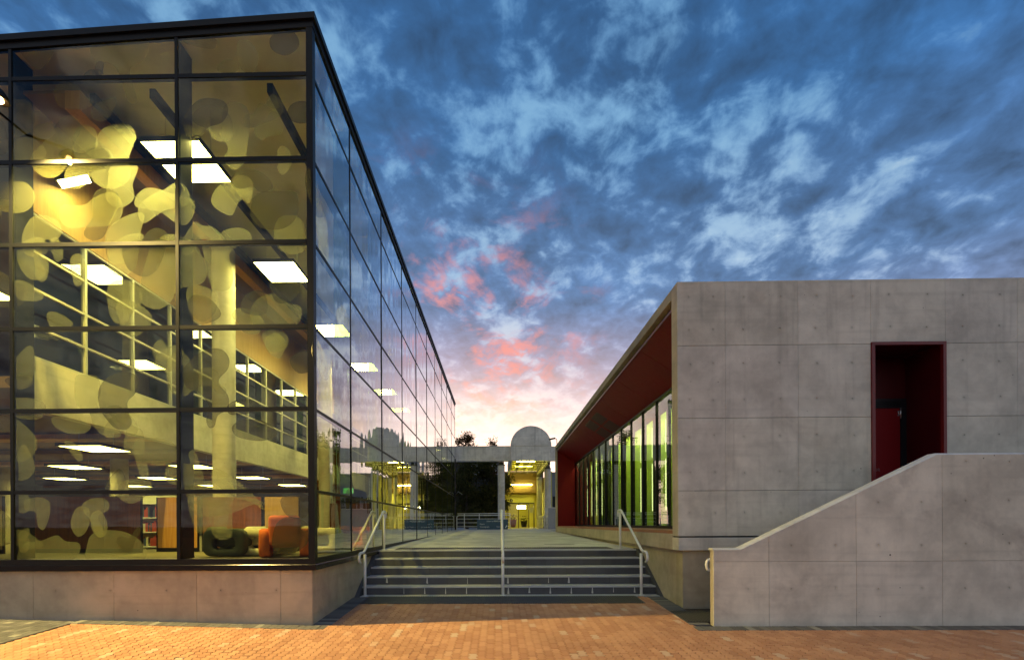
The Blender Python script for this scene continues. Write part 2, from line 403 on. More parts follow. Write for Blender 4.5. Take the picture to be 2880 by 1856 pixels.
def wall_panel(parent, poly, holes, to3, thick, mat, name='wall_panel', hr=.018, hd=.011, cham=.004):
    """a cast panel: 2-d outline with conical tie holes; to3(u, v, depth) gives the 3-d point, depth 0 on the face"""
    vs2 = [Vector(p) for p in poly]; n = len(vs2); edges = [(i, (i + 1) % n) for i in range(n)]
    K = 10; hidx = []; inner = set()
    for hx, hy in holes:
        b = len(vs2)
        vs2 += [Vector((hx + hr * math.cos(2 * math.pi * k / K), hy + hr * math.sin(2 * math.pi * k / K))) for k in range(K)]
        edges += [(b + k, b + (k + 1) % K) for k in range(K)]; hidx.append(b); inner.update(range(b, b + K))
        b2 = len(vs2); q = hr * 4.2
        vs2 += [Vector((hx + q * math.cos(2 * math.pi * k / K), hy + q * math.sin(2 * math.pi * k / K))) for k in range(K)]
        edges += [(b2 + k, b2 + (k + 1) % K) for k in range(K)]
    V, E, Fc, ov, oe, of = delaunay_2d_cdt(vs2, edges, [], 1, 1e-5)
    me_v = [to3(v.x, v.y, 0.0) for v in V]; fs = []
    halo = [1.0 if any(k in inner for k in o_) else 0.0 for o_ in ov]
    for f in Fc:
        c = sum((V[i] for i in f), Vector((0, 0))) / len(f)
        if any((c - Vector(h)).length < hr * .93 for h in holes): continue
        fs.append(tuple(f))
    back = len(me_v); 
    for p in poly: me_v.append(to3(p[0], p[1], thick))
    back_end = len(me_v); rev = {}
    for i, o_ in enumerate(ov):
        for k in o_: rev.setdefault(k, i)
    for i in range(n):
        fs.append((rev[i], rev[(i + 1) % n], back + (i + 1) % n, back + i))
    for h, b in zip(holes, hidx):
        r0 = len(me_v)
        for k in range(K): me_v.append(to3(h[0] + hr * .55 * math.cos(2 * math.pi * k / K), h[1] + hr * .55 * math.sin(2 * math.pi * k / K), hd))
        for k in range(K): fs.append((rev[b + k], rev[b + (k + 1) % K], r0 + (k + 1) % K, r0 + k))
        fs.append(tuple(r0 + k for k in range(K)))
    m = MB(); m.v = me_v; m.f = fs
    me = m.mesh(name); halo += [0.0] * (back_end - back) + [1.0] * (len(me_v) - back_end)
    me.attributes.new('halo', 'FLOAT', 'POINT').data.foreach_set('value', halo)
    o = obj(name, me, mat, parent)
    return o
def text(name, body, size, mat, parent, loc, rot, align='LEFT', depth=.002):
    cu = bpy.data.curves.new(name, 'FONT'); cu.body = body; cu.size = size; cu.align_x = align; cu.extrude = depth
    tmp = bpy.data.objects.new(name, cu); COL.objects.link(tmp)
    bpy.context.view_layer.update()
    me = bpy.data.meshes.new_from_object(tmp.evaluated_get(bpy.context.evaluated_depsgraph_get()))
    bpy.data.objects.remove(tmp); bpy.data.curves.remove(cu)
    me.transform(Matrix.Translation(loc) @ rot.to_matrix().to_4x4()); me.materials.clear()
    return obj(name, me, mat, parent)
from mathutils import Euler
FACE = Euler((math.pi / 2, 0, 0))     # upright, read from -Y
# ------------------------------------------------------------------ the ground
def gz(x, y):
    z = -.05 * (10.4 - min(max(y, 4.0), 10.4))
    if x < -3.1: z += .0267 * (-3.1 - max(x, -14))
    return z
gm = MB()
gm.add([(-900, -900, -1.2), (900, -900, -1.2), (900, 1500, -1.2), (-900, 1500, -1.2)], [(0, 1, 2, 3)])
tag(gm.build('ground', 'asphalt'), kind='structure')
xs = [-60, -30, -14, -11, -9, -7, -5, -3.1, -1, 1, 3, 5, 7, 9, 12, 20, 40, 60]; ys = [-50, -20, -5, 0, 2, 4, 5, 6, 7, 8, 9, 10, 10.4, 10.75]
fm = MB(); fm.add([(x, y, gz(x, y) - .028) for y in ys for x in xs],
                  [(j * len(xs) + i, j * len(xs) + i + 1, (j + 1) * len(xs) + i + 1, (j + 1) * len(xs) + i) for j in range(len(ys) - 1) for i in range(len(xs) - 1)])
# bed with a brick-toned material that takes over where the single pavers end
m_, t_, o_ = base_mat('paver_bed'); p_ = pos(t_)
br = t_.node('ShaderNodeTexBrick'); t_.put(br.inputs['Vector'], t_.vm('MULTIPLY', t_.comb(t_.sep(p_)[1], t_.sep(p_)[0], 0.0), (1, 1, 1)))
br.inputs['Scale'].default_value = 1.0; br.inputs['Brick Width'].default_value = .225; br.inputs['Row Height'].default_value = .1125; br.inputs['Mortar Size'].default_value = .004
t_.put(br.inputs['Color1'], (.42, .17, .08)); t_.put(br.inputs['Color2'], (.54, .25, .12)); t_.put(br.inputs['Mortar'], (.045, .033, .022))
near = t_.m('MULTIPLY', t_.m('GREATER_THAN', t_.sep(p_)[1], 5.05), t_.m('LESS_THAN', t_.m('ABSOLUTE', t_.sep(p_)[0]), 10.3))
bsdf(t_, o_, t_.mix(near, br.outputs['Color'], (.045, .033, .022)), .85); MATS['paver_bed'] = m_
forecourt = tag(fm.build('forecourt', 'paver_bed'), kind='structure')

# interlocking pavers: wavy long sides, length running away from the viewer
PW, PL = .1125, .225
def paver_outline(gap=.0034, inset=0.):
    a, b = .017, .006
    pts = []
    g = gap + inset
    for k in range(4): pts.append(((1 if k % 2 == 0 else -1) * a + PW / 2 - g, -PL / 2 + PL * (k + .5) / 4))
    side = pts
    right = [(PW / 2 - g, -PL / 2 + g)] + side + [(PW / 2 - g, PL / 2 - g)]
    top = [(PW / 4, PL / 2 + b - g), (-PW / 4, PL / 2 - b - g)]
    left = [(-PW / 2 + g, PL / 2 - g)] + [((1 if k % 2 == 0 else -1) * a - PW / 2 + g, -PL / 2 + PL * (k + .5) / 4) for k in (3, 2, 1, 0)] + [(-PW / 2 + g, -PL / 2 + g)]
    bot = [(-PW / 4, -PL / 2 - b + g), (PW / 4, -PL / 2 + b + g)]
    return right + top + left + bot
O1, O2 = paver_outline(.0034, .004), paver_outline(.0034)
NP = len(O1)
def paver_geo(dim=1.0):
    vs = [(x, y, 0.) for x, y in O1] + [(x, y, -.005) for x, y in O2] + [(x, y, -.032) for x, y in O2]
    fs = [tuple(range(NP))]
    for r in range(2):
        fs += [(r * NP + i, (r + 1) * NP + i, (r + 1) * NP + (i + 1) % NP, r * NP + (i + 1) % NP) for i in range(NP)]
    return vs, fs
PV, PF = paver_geo()
pm = MB(); pm.v, pm.f = PV, PF; PME = pm.mesh('paver'); PME.materials.append(MATS['paver_orange'])
def in_court(x, y):
    if x < -6.95: return False
    if y > 10.33: return False
    if y > 9.78 and -2.66 < x < 2.82: return False
    if y > 7.86: return -2.83 < x < 3.2
    if y > 7.72: return x < 3.2
    return x < 9.9
cand = []
nx0, nx1 = int(-7.0 / PW) - 1, int(9.9 / PW) + 1
for i in range(nx0, nx1):
    for j in range(int(5.1 / PL), int(10.4 / PL) + 1):
        x = i * PW; y = j * PL + (PL / 2 if i % 2 else 0)
        if in_court(x, y): cand.append((x, y))
def view(p):
    q = Vector(p) - CAM; z = q.dot(_d); return (q.dot(_R) / z, q.dot(_U) / z, z)
def in_frame(x, y):
    a, b, z = view((x, y, gz(x, y))); return -.98 < a * 1360 / 1420 < 1.06 and b * 1360 > -383
vis = sorted((c for c in cand if in_frame(*c)), key=lambda c: view((c[0], c[1], gz(*c)))[2])
single = set(vis[:300])
rp = random.Random(3)
def paver_matrix(x, y):
    s = -.0267 if x < -3.1 else 0.
    n = Vector((-s, -.05, 1)) + Vector((rp.uniform(-.009, .009), rp.uniform(-.009, .009), 0)); n.normalize()
    ax = Vector((1, 0, 0)); ax = (ax - n * ax.dot(n)).normalized(); ay = n.cross(ax)
    z = gz(x, y) + rp.uniform(-.0018, .0018)
    return Matrix(((ax.x, ay.x, n.x, x), (ax.y, ay.y, n.y, y), (ax.z, ay.z, n.z, z), (0, 0, 0, 1)))
jm = MB()
for c in cand:
    M = paver_matrix(*c)
    if c in single:
        o = obj('paver', PME, None, forecourt); o.matrix_world = M; o.matrix_basis = M
    else:
        jm.add([M @ Vector(v) for v in PV], PF)
tag(jm.build('paver_field', 'paver_orange', forecourt), kind='stuff')
# charcoal border bricks along the plinths
def brick_mesh(lx, ly):
    m = MB(); g = .003; c = .004
    X, Y = lx / 2 - g, ly / 2 - g
    m.add([(-X + c, -Y + c, 0), (X - c, -Y + c, 0), (X - c, Y - c, 0), (-X + c, Y - c, 0), (-X, -Y, -.005), (X, -Y, -.005), (X, Y, -.005), (-X, Y, -.005),
           (-X, -Y, -.03), (X, -Y, -.03), (X, Y, -.03), (-X, Y, -.03)],
          [(0, 1, 2, 3)] + [(r * 4 + i, (r + 1) * 4 + i, (r + 1) * 4 + (i + 1) % 4, r * 4 + (i + 1) % 4) for r in range(2) for i in range(4)])
    me = m.mesh('border_brick'); me.materials.append(MATS['paver_grey']); return me
BA, BB = brick_mesh(.115, .23), brick_mesh(.34, .115)
def border(me, x, y):
    o = obj('border_brick', me, None, forecourt); M = Matrix.Translation((0, 0, .007)) @ paver_matrix(x, y); o.matrix_world = M; o.matrix_basis = M
k = 0; x = -6.9
while x < -2.8: border(BA, x, 7.86); x += .115
x = 3.2
while x < 9.9: border(BA, x, 7.755); x += .115
y = 8.05
while y < 10.35: border(BB, -2.95, y); border(BB, 3.32, y); y += .115
# charcoal field at the far left
gmb = MB()
for i in range(14):
    for j in range(24):
        x, y = -7.03 - i * .115 * 1.0, 5.2 + j * .115
        if y > 7.95: continue
        M = paver_matrix(x, y)
        gmb.add([M @ Vector((v.co.x, v.co.y * .5, v.co.z)) for v in BA.vertices], [tuple(p.vertices) for p in BA.polygons])
tag(gmb.build('charcoal_paver_field', 'paver_grey', forecourt), kind='stuff')

# concrete path behind the steps, rising gently
def pz(y): return .9 + (y - 12.13) * .0097
pa = MB(); Yb = 34.2
pa.add([(-3.12, 12.17, .9), (3.56, 12.17, .9), (3.56, Yb, pz(Yb)), (-3.12, Yb, pz(Yb)), (-3.12, 12.17, -.5), (3.56, 12.17, -.5), (3.56, Yb, -.5), (-3.12, Yb, -.5)],
       [(0, 1, 2, 3), (0, 4, 5, 1), (1, 5, 6, 2), (2, 6, 7, 3), (3, 7, 4, 0)])
path = tag(pa.build('path', 'path_concrete'), kind='structure')
te = MB(); te.box(-40, 40, Yb + .002, 75, -.6, 1.112); tag(te.build('terrace', 'path_concrete'), kind='structure')
for i, (x0, x1, y) in enumerate([(-2.0, -1.2, 15.2), (.3, 1.1, 16.4), (-1.0, -.2, 19.0), (1.4, 2.3, 14.6), (-2.2, -1.4, 23.5), (.8, 1.6, 21.0)]):
    s = obj('drain_slot', MB().box(x0, x1, y, y + .05, pz(y) - .01, pz(y) + .004).mesh('drain_slot'), 'black_metal', path)

# ------------------------------------------------------------------ stone steps
steps = thing('stone_steps', 'flight of five dark stone steps between the two concrete plinths', 'steps', (0, 11.4, 0))
SX0, SX1, TR, RS = -3.0, 3.45, .373, .18
NT_ = 14; tw = (SX1 - SX0) / NT_
rt = random.Random(5)
for k in range(5):
    yf = 12.13 - TR * k; zt = .9 - RS * k
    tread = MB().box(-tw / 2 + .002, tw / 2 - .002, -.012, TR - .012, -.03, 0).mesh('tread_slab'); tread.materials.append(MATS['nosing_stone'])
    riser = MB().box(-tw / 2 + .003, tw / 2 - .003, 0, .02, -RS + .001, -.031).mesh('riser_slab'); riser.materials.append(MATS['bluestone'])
    for i in range(NT_):
        x = SX0 + tw * (i + .5)
        if k > 0:
            o = obj('tread_slab', tread, None, steps); o.location = (x, yf, zt + rt.uniform(-.001, .001))
        o = obj('riser_slab', riser, None, steps); o.location = (x, yf + rt.uniform(-.0015, .0015), zt)
    if k >= 3:
        for i in range(1, NT_):
            if rt.random() < (.85 if k == 4 else .4):
                x = SX0 + tw * i; h_ = rt.uniform(.11, .145); w_ = rt.uniform(.006, .024)
                MB().add([(x - w_ * .4, yf - .0022, zt - .032), (x + w_ * .4, yf - .0022, zt - .032), (x + w_, yf - .0022, zt - .032 - h_), (x - w_, yf - .0022, zt - .032 - h_ * rt.uniform(.8, 1)),
                          (x - w_ * .4, yf + .01, zt - .032), (x + w_ * .4, yf + .01, zt - .032), (x + w_, yf + .01, zt - .032 - h_), (x - w_, yf + .01, zt - .032 - h_)],
                         [(0, 1, 2, 3), (0, 4, 5, 1), (1, 5, 6, 2), (2, 6, 7, 3), (3, 7, 4, 0)]).build('grout_streak', 'grout_white', steps)
    if k == 0:
        box('nosing_strip', 'nosing_stone', steps, SX0, SX1, yf - .012, yf + .055, zt - .03, zt + .003)
    box('step_core', 'joint_dark', steps, SX0, SX1, yf + .012, yf + TR + .1, -.4, zt - .031)
for (x0, x1) in ((-3.10, SX0 - .003), (SX1 + .003, 3.55)):
    MB().prism([(10.2, -.3), (10.2, -.09), (10.55, .10), (12.05, .915), (12.4, .915), (12.4, -.3)], 'x', x0, x1).build('stringer', 'bluestone', steps)
box('foot_slab', 'nosing_stone', steps, -2.98, 3.45, 10.36, 10.655, -.2, .0)

def tactile(x0, x1, y0, y1, z0, z1, label):
    t = thing('tactile_strip', label, 'tactile strip', ((x0 + x1) / 2, y0, z0))
    MB().add([(x0, y0, z0), (x1, y0, z0), (x1, y1, z1), (x0, y1, z1), (x0, y0, z0 - .02), (x1, y0, z0 - .02), (x1, y1, z1 - .02), (x0, y1, z1 - .02)],
             [(0, 1, 2, 3), (0, 4, 5, 1), (1, 5, 6, 2), (2, 6, 7, 3), (3, 7, 4, 0)]).build('mat', 'tactile_black', t)
    rb = MB(); n = int((x1 - x0) / .048)
    for i in range(n):
        x = x0 + .024 + i * .048; h = .010
        a, b = y0 + .012, y1 - .012
        rb.add([(x - .014, a, z0), (x + .014, a, z0), (x + .014, b, z1), (x - .014, b, z1), (x - .008, a + .006, z0 + h), (x + .008, a + .006, z0 + h), (x + .008, b - .006, z1 + h), (x - .008, b - .006, z1 + h)],
               [(4, 5, 6, 7), (0, 1, 5, 4), (1, 2, 6, 5), (2, 3, 7, 6), (3, 0, 4, 7)])
    o = rb.build('rib_field', 'tactile_black', t); o['kind'] = 'stuff'
tactile(-2.77, 2.93, 9.64, 10.34, gz(0, 9.64) + .006, gz(0, 10.34) + .008, 'wide black ribbed tactile strip on the bricks at the foot of the steps')
tactile(-2.65, 2.95, 12.42, 13.05, pz(12.42) + .005, pz(13.05) + .005, 'black ribbed tactile strip on the path at the top of the steps')
tactile(3.16, 3.98, 8.12, 8.95, gz(3.5, 8.12) + .012, gz(3.5, 8.95) + .012, 'small black ribbed mat beside the end of the parapet')

# ------------------------------------------------------------------ handrails
def handrail(label, x, hook=True):
    t = thing('handrail', label, 'handrail', (x, 10.5, 0))
    zt = .9
    MB().tube([(x, 10.5, -.02), (x, 10.5, .90)], .031, 12).build('post', 'white_steel', t)
    MB().tube([(x, 12.28, pz(12.28) - .01), (x, 12.28, 1.83)], .031, 12).build('post', 'white_steel', t)
    for (yy, zz_) in ((10.5, .0), (12.28, pz(12.28))):
        MB().lathe([(0, .0), (.055, .0), (.055, .010), (.033, .012)], (x, yy, zz_ - .002), 16).build('base_flange', 'white_steel', t)
    pts = [(x, 12.46, 1.72), (x, 12.50, 1.87), (x, 12.20, 1.885), (x, 10.42, .95), (x, 10.10, .95), (x, 10.03, .80), (x, 10.16, .74)]
    MB().tube(rcurve(pts, .09, 6), .027, 12).build('rail', 'white_steel', t)
handrail('white tubular handrail beside the glass wall', -2.90)
handrail('white tubular handrail in the middle of the steps', .105)
handrail('white tubular handrail beside the lime-lit window', 3.095)
t = thing('handrail', 'white curled handrail end showing past the end of the parapet', 'handrail', (3.6, 8.25, 0))
MB().tube(rcurve([(3.74, 8.25, .80), (3.55, 8.25, .73), (3.53, 8.25, .92), (3.75, 8.25, .95), (6.9, 8.25, 2.42), (9.5, 8.25, 2.42)], .08, 6), .027, 12).build('rail', 'white_steel', t)
for (x, zz_) in ((4.1, 1.10), (6.6, 2.27)): MB().tube([(x, 8.25, zz_), (x, 8.25, zz_ - 1.02)], .025, 10).build('post', 'white_steel', t)
FRONT_FILM = [
(0,[(-7.3,6.8),(-7.21,6.91),(-6.88,6.9),(-6.7,7.02),(-6.44,7.11),(-6.25,6.98),(-6.23,6.73),(-6.37,6.57),(-6.59,6.54),(-6.85,6.53),(-7.1,6.51),(-7.26,6.62)]),
(0,[(-7.06,8.03),(-6.91,8.23),(-6.69,8.17),(-6.64,7.96),(-6.69,7.6),(-6.81,7.28),(-6.99,7.17),(-7.17,7.25),(-7.19,7.46),(-7.04,7.68)]),
(0,[(-6.55,8.17),(-6.33,8.24),(-6.11,8.23),(-5.99,8.05),(-6.04,7.87),(-6.12,7.66),(-6.08,7.44),(-6.15,7.27),(-6.37,7.16),(-6.59,7.2),(-6.75,7.38),(-6.69,7.74),(-6.66,7.99)]),
(0,[(-7.78,7.69),(-7.49,8.04),(-7.24,8.36),(-7.02,8.37),(-6.91,8.17),(-7.06,7.89),(-7.09,7.68),(-7.31,7.39),(-7.6,7.4)]),
(0,[(-8.44,7.27),(-8.08,7.31),(-7.86,7.29),(-7.71,7.11),(-7.75,6.9),(-7.93,6.79),(-8.23,6.81),(-8.44,6.94)]),
(0,[(-7.92,6.43),(-7.79,6.68),(-7.57,6.75),(-7.32,6.64),(-7.25,6.46),(-7.36,6.32),(-7.56,6.32),(-7.61,6.07),(-7.79,6.05),(-7.92,6.18)]),
(0,[(-6.01,7.01),(-5.86,7.16),(-5.61,7.15),(-5.32,7.04),(-5.04,6.96),(-5.02,6.75),(-5.15,6.55),(-5.33,6.58),(-5.58,6.76),(-5.83,6.82),(-6.01,6.87)]),
(0,[(-5.8,6.08),(-5.62,6.33),(-5.4,6.4),(-5.15,6.32),(-4.97,6.18),(-4.83,5.85),(-4.86,5.6),(-5.12,5.52),(-5.31,5.47),(-5.44,5.25),(-5.66,5.15),(-5.91,5.26),(-5.93,5.58)]),
(1,[(-4.4,7.31),(-4.24,7.45),(-3.95,7.43),(-3.74,7.27),(-3.72,7.12),(-3.92,7.07),(-4.03,7.16),(-4.24,7.13),(-4.37,7.19)]),
(1,[(-3.96,7.05),(-3.63,7.09),(-3.31,7.05),(-3.29,6.69),(-3.49,6.48),(-3.78,6.45),(-4.03,6.56),(-4.08,6.81)]),
(0,[(-4.52,8.49),(-4.34,8.58),(-4.13,8.48),(-4.08,8.2),(-4.13,7.84),(-4.17,7.59),(-4.35,7.45),(-4.53,7.63),(-4.45,7.81),(-4.6,8.06),(-4.56,8.13)]),
(1,[(-3.74,9.62),(-3.62,9.72),(-3.4,9.75),(-3.28,9.64),(-3.26,9.47),(-3.44,9.34),(-3.62,9.37),(-3.73,9.47)]),
(1,[(-3.46,8.4),(-3.36,8.54),(-3.16,8.57),(-3.05,8.46),(-3.07,8.25),(-3.23,8.2),(-3.41,8.26)]),
(0,[(-6.79,9.61),(-6.68,9.68),(-6.29,9.7),(-5.82,9.64),(-5.78,9.48),(-5.89,9.27),(-6.09,9.16),(-6.04,8.88),(-5.98,8.66),(-6.06,8.59),(-6.16,8.7),(-6.25,9.02),(-6.4,9.24),(-6.69,9.32)]),
(1,[(-6.87,9.09),(-6.76,9.16),(-6.58,9.15),(-6.54,9.03),(-6.65,8.99),(-6.85,9.02)]),
(0,[(-7.38,8.86),(-7.2,8.97),(-6.98,8.89),(-6.8,8.71),(-6.71,8.64),(-6.76,8.55),(-7.05,8.5),(-7.31,8.58)]),
(0,[(-7.96,9.56),(-7.68,9.62),(-7.41,9.56),(-7.41,9.4),(-7.59,9.19),(-7.74,9.23),(-7.88,9.38)]),
(0,[(-4.73,7.0),(-4.64,7.17),(-4.46,7.24),(-4.28,7.2),(-4.06,7.09),(-4.14,6.99),(-4.28,6.92),(-4.39,6.7),(-4.57,6.76),(-4.71,6.87)]),
(0,[(-4.0,8.16),(-3.84,8.27),(-3.73,8.41),(-3.59,8.37),(-3.52,8.19),(-3.59,8.03),(-3.77,8.01),(-3.88,7.94),(-3.99,8.02)]),
(0,[(-5.15,5.5),(-4.9,5.53),(-4.65,5.39),(-4.68,5.1),(-4.9,4.93),(-5.12,5.14)]),
(0,[(-4.89,6.25),(-4.68,6.32),(-4.5,6.46),(-4.25,6.49),(-4.08,6.38),(-4.09,6.24),(-4.32,6.17),(-4.45,6.03),(-4.38,5.71),(-4.43,5.49),(-4.61,5.44),(-4.75,5.53),(-4.83,5.85)]),
(1,[(-3.77,5.52),(-3.71,5.66),(-3.5,5.69),(-3.28,5.62),(-3.3,5.37),(-3.5,5.23),(-3.68,5.27)]),
(0,[(-4.09,5.13),(-3.96,5.31),(-3.71,5.38),(-3.46,5.23),(-3.25,5.16),(-3.29,4.91),(-3.68,4.81),(-4.04,4.88)]),
(0,[(-6.52,6.41),(-6.34,6.63),(-6.05,6.76),(-5.87,6.73),(-5.94,6.41),(-5.98,6.08),(-6.27,5.91),(-6.49,6.02)]),
(0,[(-8.4,8.63),(-8.07,8.7),(-7.82,8.66),(-7.71,8.44),(-7.75,8.19),(-7.93,8.08),(-8.18,8.02),(-8.4,8.06)]),
(1,[(-5.21,8.29),(-5.03,8.57),(-4.81,8.66),(-4.52,8.6),(-4.45,8.42),(-4.56,8.24),(-4.78,8.17),(-4.92,8.0),(-5.1,7.97)]),
(0,[(-8.41,5.83),(-8.16,5.72),(-8.11,5.54),(-8.2,5.39),(-8.42,5.33)]),
(0,[(-8.09,5.64),(-7.87,5.64),(-7.58,5.42),(-7.69,5.32),(-8.02,5.36)]),
(0,[(-6.49,5.55),(-6.27,5.66),(-5.98,5.55),(-5.91,5.3),(-6.06,5.12),(-6.17,4.94),(-6.38,4.94),(-6.49,5.2)]),
(0,[(-7.72,6.04),(-7.52,6.03),(-7.5,5.78),(-7.58,5.64),(-7.69,5.68),(-7.72,5.86)]),
(0,[(-7.12,6.03),(-6.96,6.1),(-6.85,5.88),(-6.89,5.63),(-7.03,5.56),(-7.1,5.74)]),
(0,[(-5.2,9.79),(-4.91,9.75),(-4.63,9.62),(-4.7,9.48),(-4.99,9.52),(-5.2,9.61)]),
(0,[(-4.3,9.56),(-4.09,9.59),(-3.94,9.34),(-4.02,9.09),(-4.23,9.13)]),
(0,[(-8.07,8.02),(-7.75,8.05),(-7.53,7.83),(-7.6,7.65),(-7.89,7.62),(-8.11,7.76)]),
(1,[(-6.67,3.77),(-6.56,3.99),(-6.3,4.11),(-6.07,4.09),(-5.98,3.95),(-6.04,3.76),(-6.17,3.62),(-6.15,3.43),(-6.1,3.28),(-6.19,3.16),(-6.38,3.18),(-6.52,3.32),(-6.64,3.51)]),
(1,[(-5.26,4.09),(-5.11,4.3),(-4.85,4.48),(-4.59,4.48),(-4.46,4.33),(-4.48,4.15),(-4.61,4.01),(-4.63,3.9),(-4.48,3.71),(-4.48,3.49),(-4.65,3.38),(-4.71,3.2),(-4.8,3.18),(-4.85,3.31),(-4.8,3.53),(-4.96,3.75),(-5.18,3.86)]),
(1,[(-4.41,3.2),(-4.23,3.31),(-3.89,3.28),(-3.67,3.12),(-3.71,3.01),(-3.93,2.95),(-4.19,2.98),(-4.37,3.05)]),
(0,[(-7.06,4.03),(-6.89,4.08),(-6.67,4.03),(-6.63,3.8),(-6.67,3.51),(-6.41,3.29),(-6.28,3.06),(-6.53,3.03),(-6.75,3.22),(-6.82,3.44),(-7.04,3.59)]),
(0,[(-6.08,2.92),(-5.86,3.02),(-5.49,2.97),(-5.34,2.84),(-5.38,2.62),(-5.64,2.55),(-5.84,2.58),(-5.82,2.4),(-5.93,2.33),(-6.04,2.62)]),
(1,[(-3.45,4.29),(-3.26,4.43),(-3.04,4.39),(-3.04,4.14),(-3.3,4.07)]),
(0,[(-6.94,1.93),(-6.75,2.02),(-6.53,1.98),(-6.51,1.82),(-6.68,1.72),(-6.61,1.52),(-6.61,1.37),(-6.72,1.39),(-6.83,1.67),(-6.92,1.78)]),
(0,[(-7.11,1.75),(-7.02,1.87),(-6.85,1.85),(-6.83,1.6),(-6.93,1.41),(-7.06,1.39),(-7.15,1.56)]),
(0,[(-6.89,1.15),(-6.8,1.41),(-6.53,1.48),(-6.24,1.45),(-6.01,1.33),(-5.87,1.15),(-5.94,0.97),(-6.39,0.91),(-6.87,0.97)]),
(0,[(-7.93,1.97),(-7.73,2.04),(-7.52,1.97),(-7.5,1.78),(-7.56,1.56),(-7.63,1.49),(-7.71,1.56),(-7.75,1.79),(-7.91,1.82)]),
(0,[(-8.05,1.09),(-7.92,1.27),(-7.65,1.31),(-7.39,1.4),(-7.24,1.3),(-7.02,1.27),(-7.0,1.12),(-7.17,0.97),(-7.66,0.94),(-8.03,0.98)]),
(0,[(-8.1,1.46),(-7.95,1.49),(-7.77,1.38),(-7.62,1.23),(-7.88,1.16),(-8.07,1.23)]),
(0,[(-4.81,1.92),(-4.6,1.97),(-4.45,1.84),(-4.42,1.51),(-4.44,1.36),(-4.61,1.31),(-4.75,1.4),(-4.81,1.66)]),
(0,[(-5.08,1.95),(-4.6,2.02),(-4.12,2.0),(-3.86,1.91),(-4.12,1.88),(-4.38,1.77),(-4.75,1.7),(-5.05,1.73)]),
(1,[(-3.76,1.29),(-3.68,1.58),(-3.46,1.69),(-3.17,1.58),(-3.15,1.28),(-3.35,1.1),(-3.57,1.07),(-3.72,1.14)]),
(1,[(-3.62,1.95),(-3.49,2.05),(-3.16,2.05),(-3.16,1.72),(-3.35,1.65),(-3.53,1.73)]),
(0,[(-8.13,3.67),(-7.83,3.7),(-7.57,3.59),(-7.64,3.37),(-7.91,3.34),(-8.09,3.41)]),
(0,[(-7.46,3.37),(-7.2,3.37),(-6.82,3.25),(-6.9,3.11),(-7.2,3.11),(-7.42,3.22)]),
(0,[(-8.13,3.34),(-7.91,3.23),(-7.72,3.0),(-7.76,2.78),(-7.95,2.64),(-8.1,2.71)]),
(0,[(-5.74,4.27),(-5.55,4.49),(-5.33,4.56),(-5.22,4.38),(-5.33,4.16),(-5.59,4.13)]),
(0,[(-5.23,2.18),(-4.97,2.27),(-4.6,2.32),(-4.38,2.19),(-4.45,1.91),(-4.75,1.84),(-5.12,1.95)]),
(0,[(-6.31,2.26),(-6.08,2.33),(-5.79,2.27),(-5.86,2.07),(-6.12,1.92),(-6.35,2.04)]),
(0,[(-3.92,4.73),(-3.7,4.8),(-3.48,4.69),(-3.52,4.47),(-3.78,4.44)]),
(0,[(-7.94,4.52),(-7.79,4.55),(-7.75,4.18),(-7.87,3.89),(-8.09,3.89),(-8.13,4.26)]),
(0,[(-8.55,1.75),(-8.36,1.83),(-8.16,1.64),(-8.16,1.31),(-8.33,1.23),(-8.55,1.31)])]
# ------------------------------------------------------------------ glass building on the left
GB = thing('glass_building', 'tall glass-walled building with yellow-lit hall and blob-patterned glazing', 'building', (-3.07, 8.0, 0))
XG, YG, YE, XWEST = -3.04, 7.97, 34.6, -14.0
ZT = [.99, 2.115, 3.475, 4.84, 6.24, 7.62, 9.01]          # glass foot and transoms
MX = [-14.0, -10.86, -8.10, -5.30, XG]                    # front mullions
MY = [YG, 10.0, 12.70, 15.42, 18.12, 20.82, 23.6, 26.4, 29.15, 31.9, YE]
def roof_z(x, y): return 9.98 + (x - XG) * .052 + (y - YG) * .0085
# plinth with cast panels
pj = [-14.0, -12.7, -11.3, -9.9, -8.56, -7.80, -6.43, -5.03, -3.62, -3.10]
pl = MB().box(-14, -3.12, 8.035, 8.25, -.6, .80); pl.box(-3.35, -3.125, 8.25, 12.1, -.6, .80)
plinth = pl.build('plinth', 'joint_dark', GB)
for a, b in zip(pj, pj[1:]):
    holes = [(hx, .29 + .36) for hx in (-12.1, -11.1, -10.2, -9.4, -8.4, -7.42, -6.49, -5.54, -4.62, -3.69) if a + .05 < hx < b - .05]
    zb0, zb1 = gz(a, 8) - .05, gz(b, 8) - .05
    wall_panel(plinth, [(a + .003, zb0), (b - .003, zb1), (b - .003, .80), (a + .003, .80)], [(h[0], .47) for h in holes], lambda u, v, d: (u, 8.0 + d, v), .034, 'plinth_concrete', 'wall_panel', .016)
sj = [8.0, 9.24, 10.7, 12.12]
for a, b in zip(sj, sj[1:]):
    wall_panel(plinth, [(a + .003, -.3), (b - .003, -.3), (b - .003, .80), (a + .003, .80)], [((a + b) / 2 - .2, .42)] if a > 9 else [], lambda u, v, d: (-3.09 - d, u, v), .034, 'plinth_concrete', 'wall_panel', .012)
box('base_wall', 'sill_dark', GB, -3.14, -3.045, 12.12, YE, .5, 1.14)
# sill
box('sill', 'sill_dark', GB, -14, -3.00, 7.925, 8.2, .802, .90, .006)
box('sill', 'sill_dark', GB, -3.3, -3.002, 8.203, 12.2, .802, .90, .006)
box('sill_frame', 'frame_dark', GB, -14, -3.035, 7.95, 8.15, .903, .992)
box('sill_frame', 'frame_dark', GB, -3.22, -3.036, 8.153, YE, .903, 1.0)
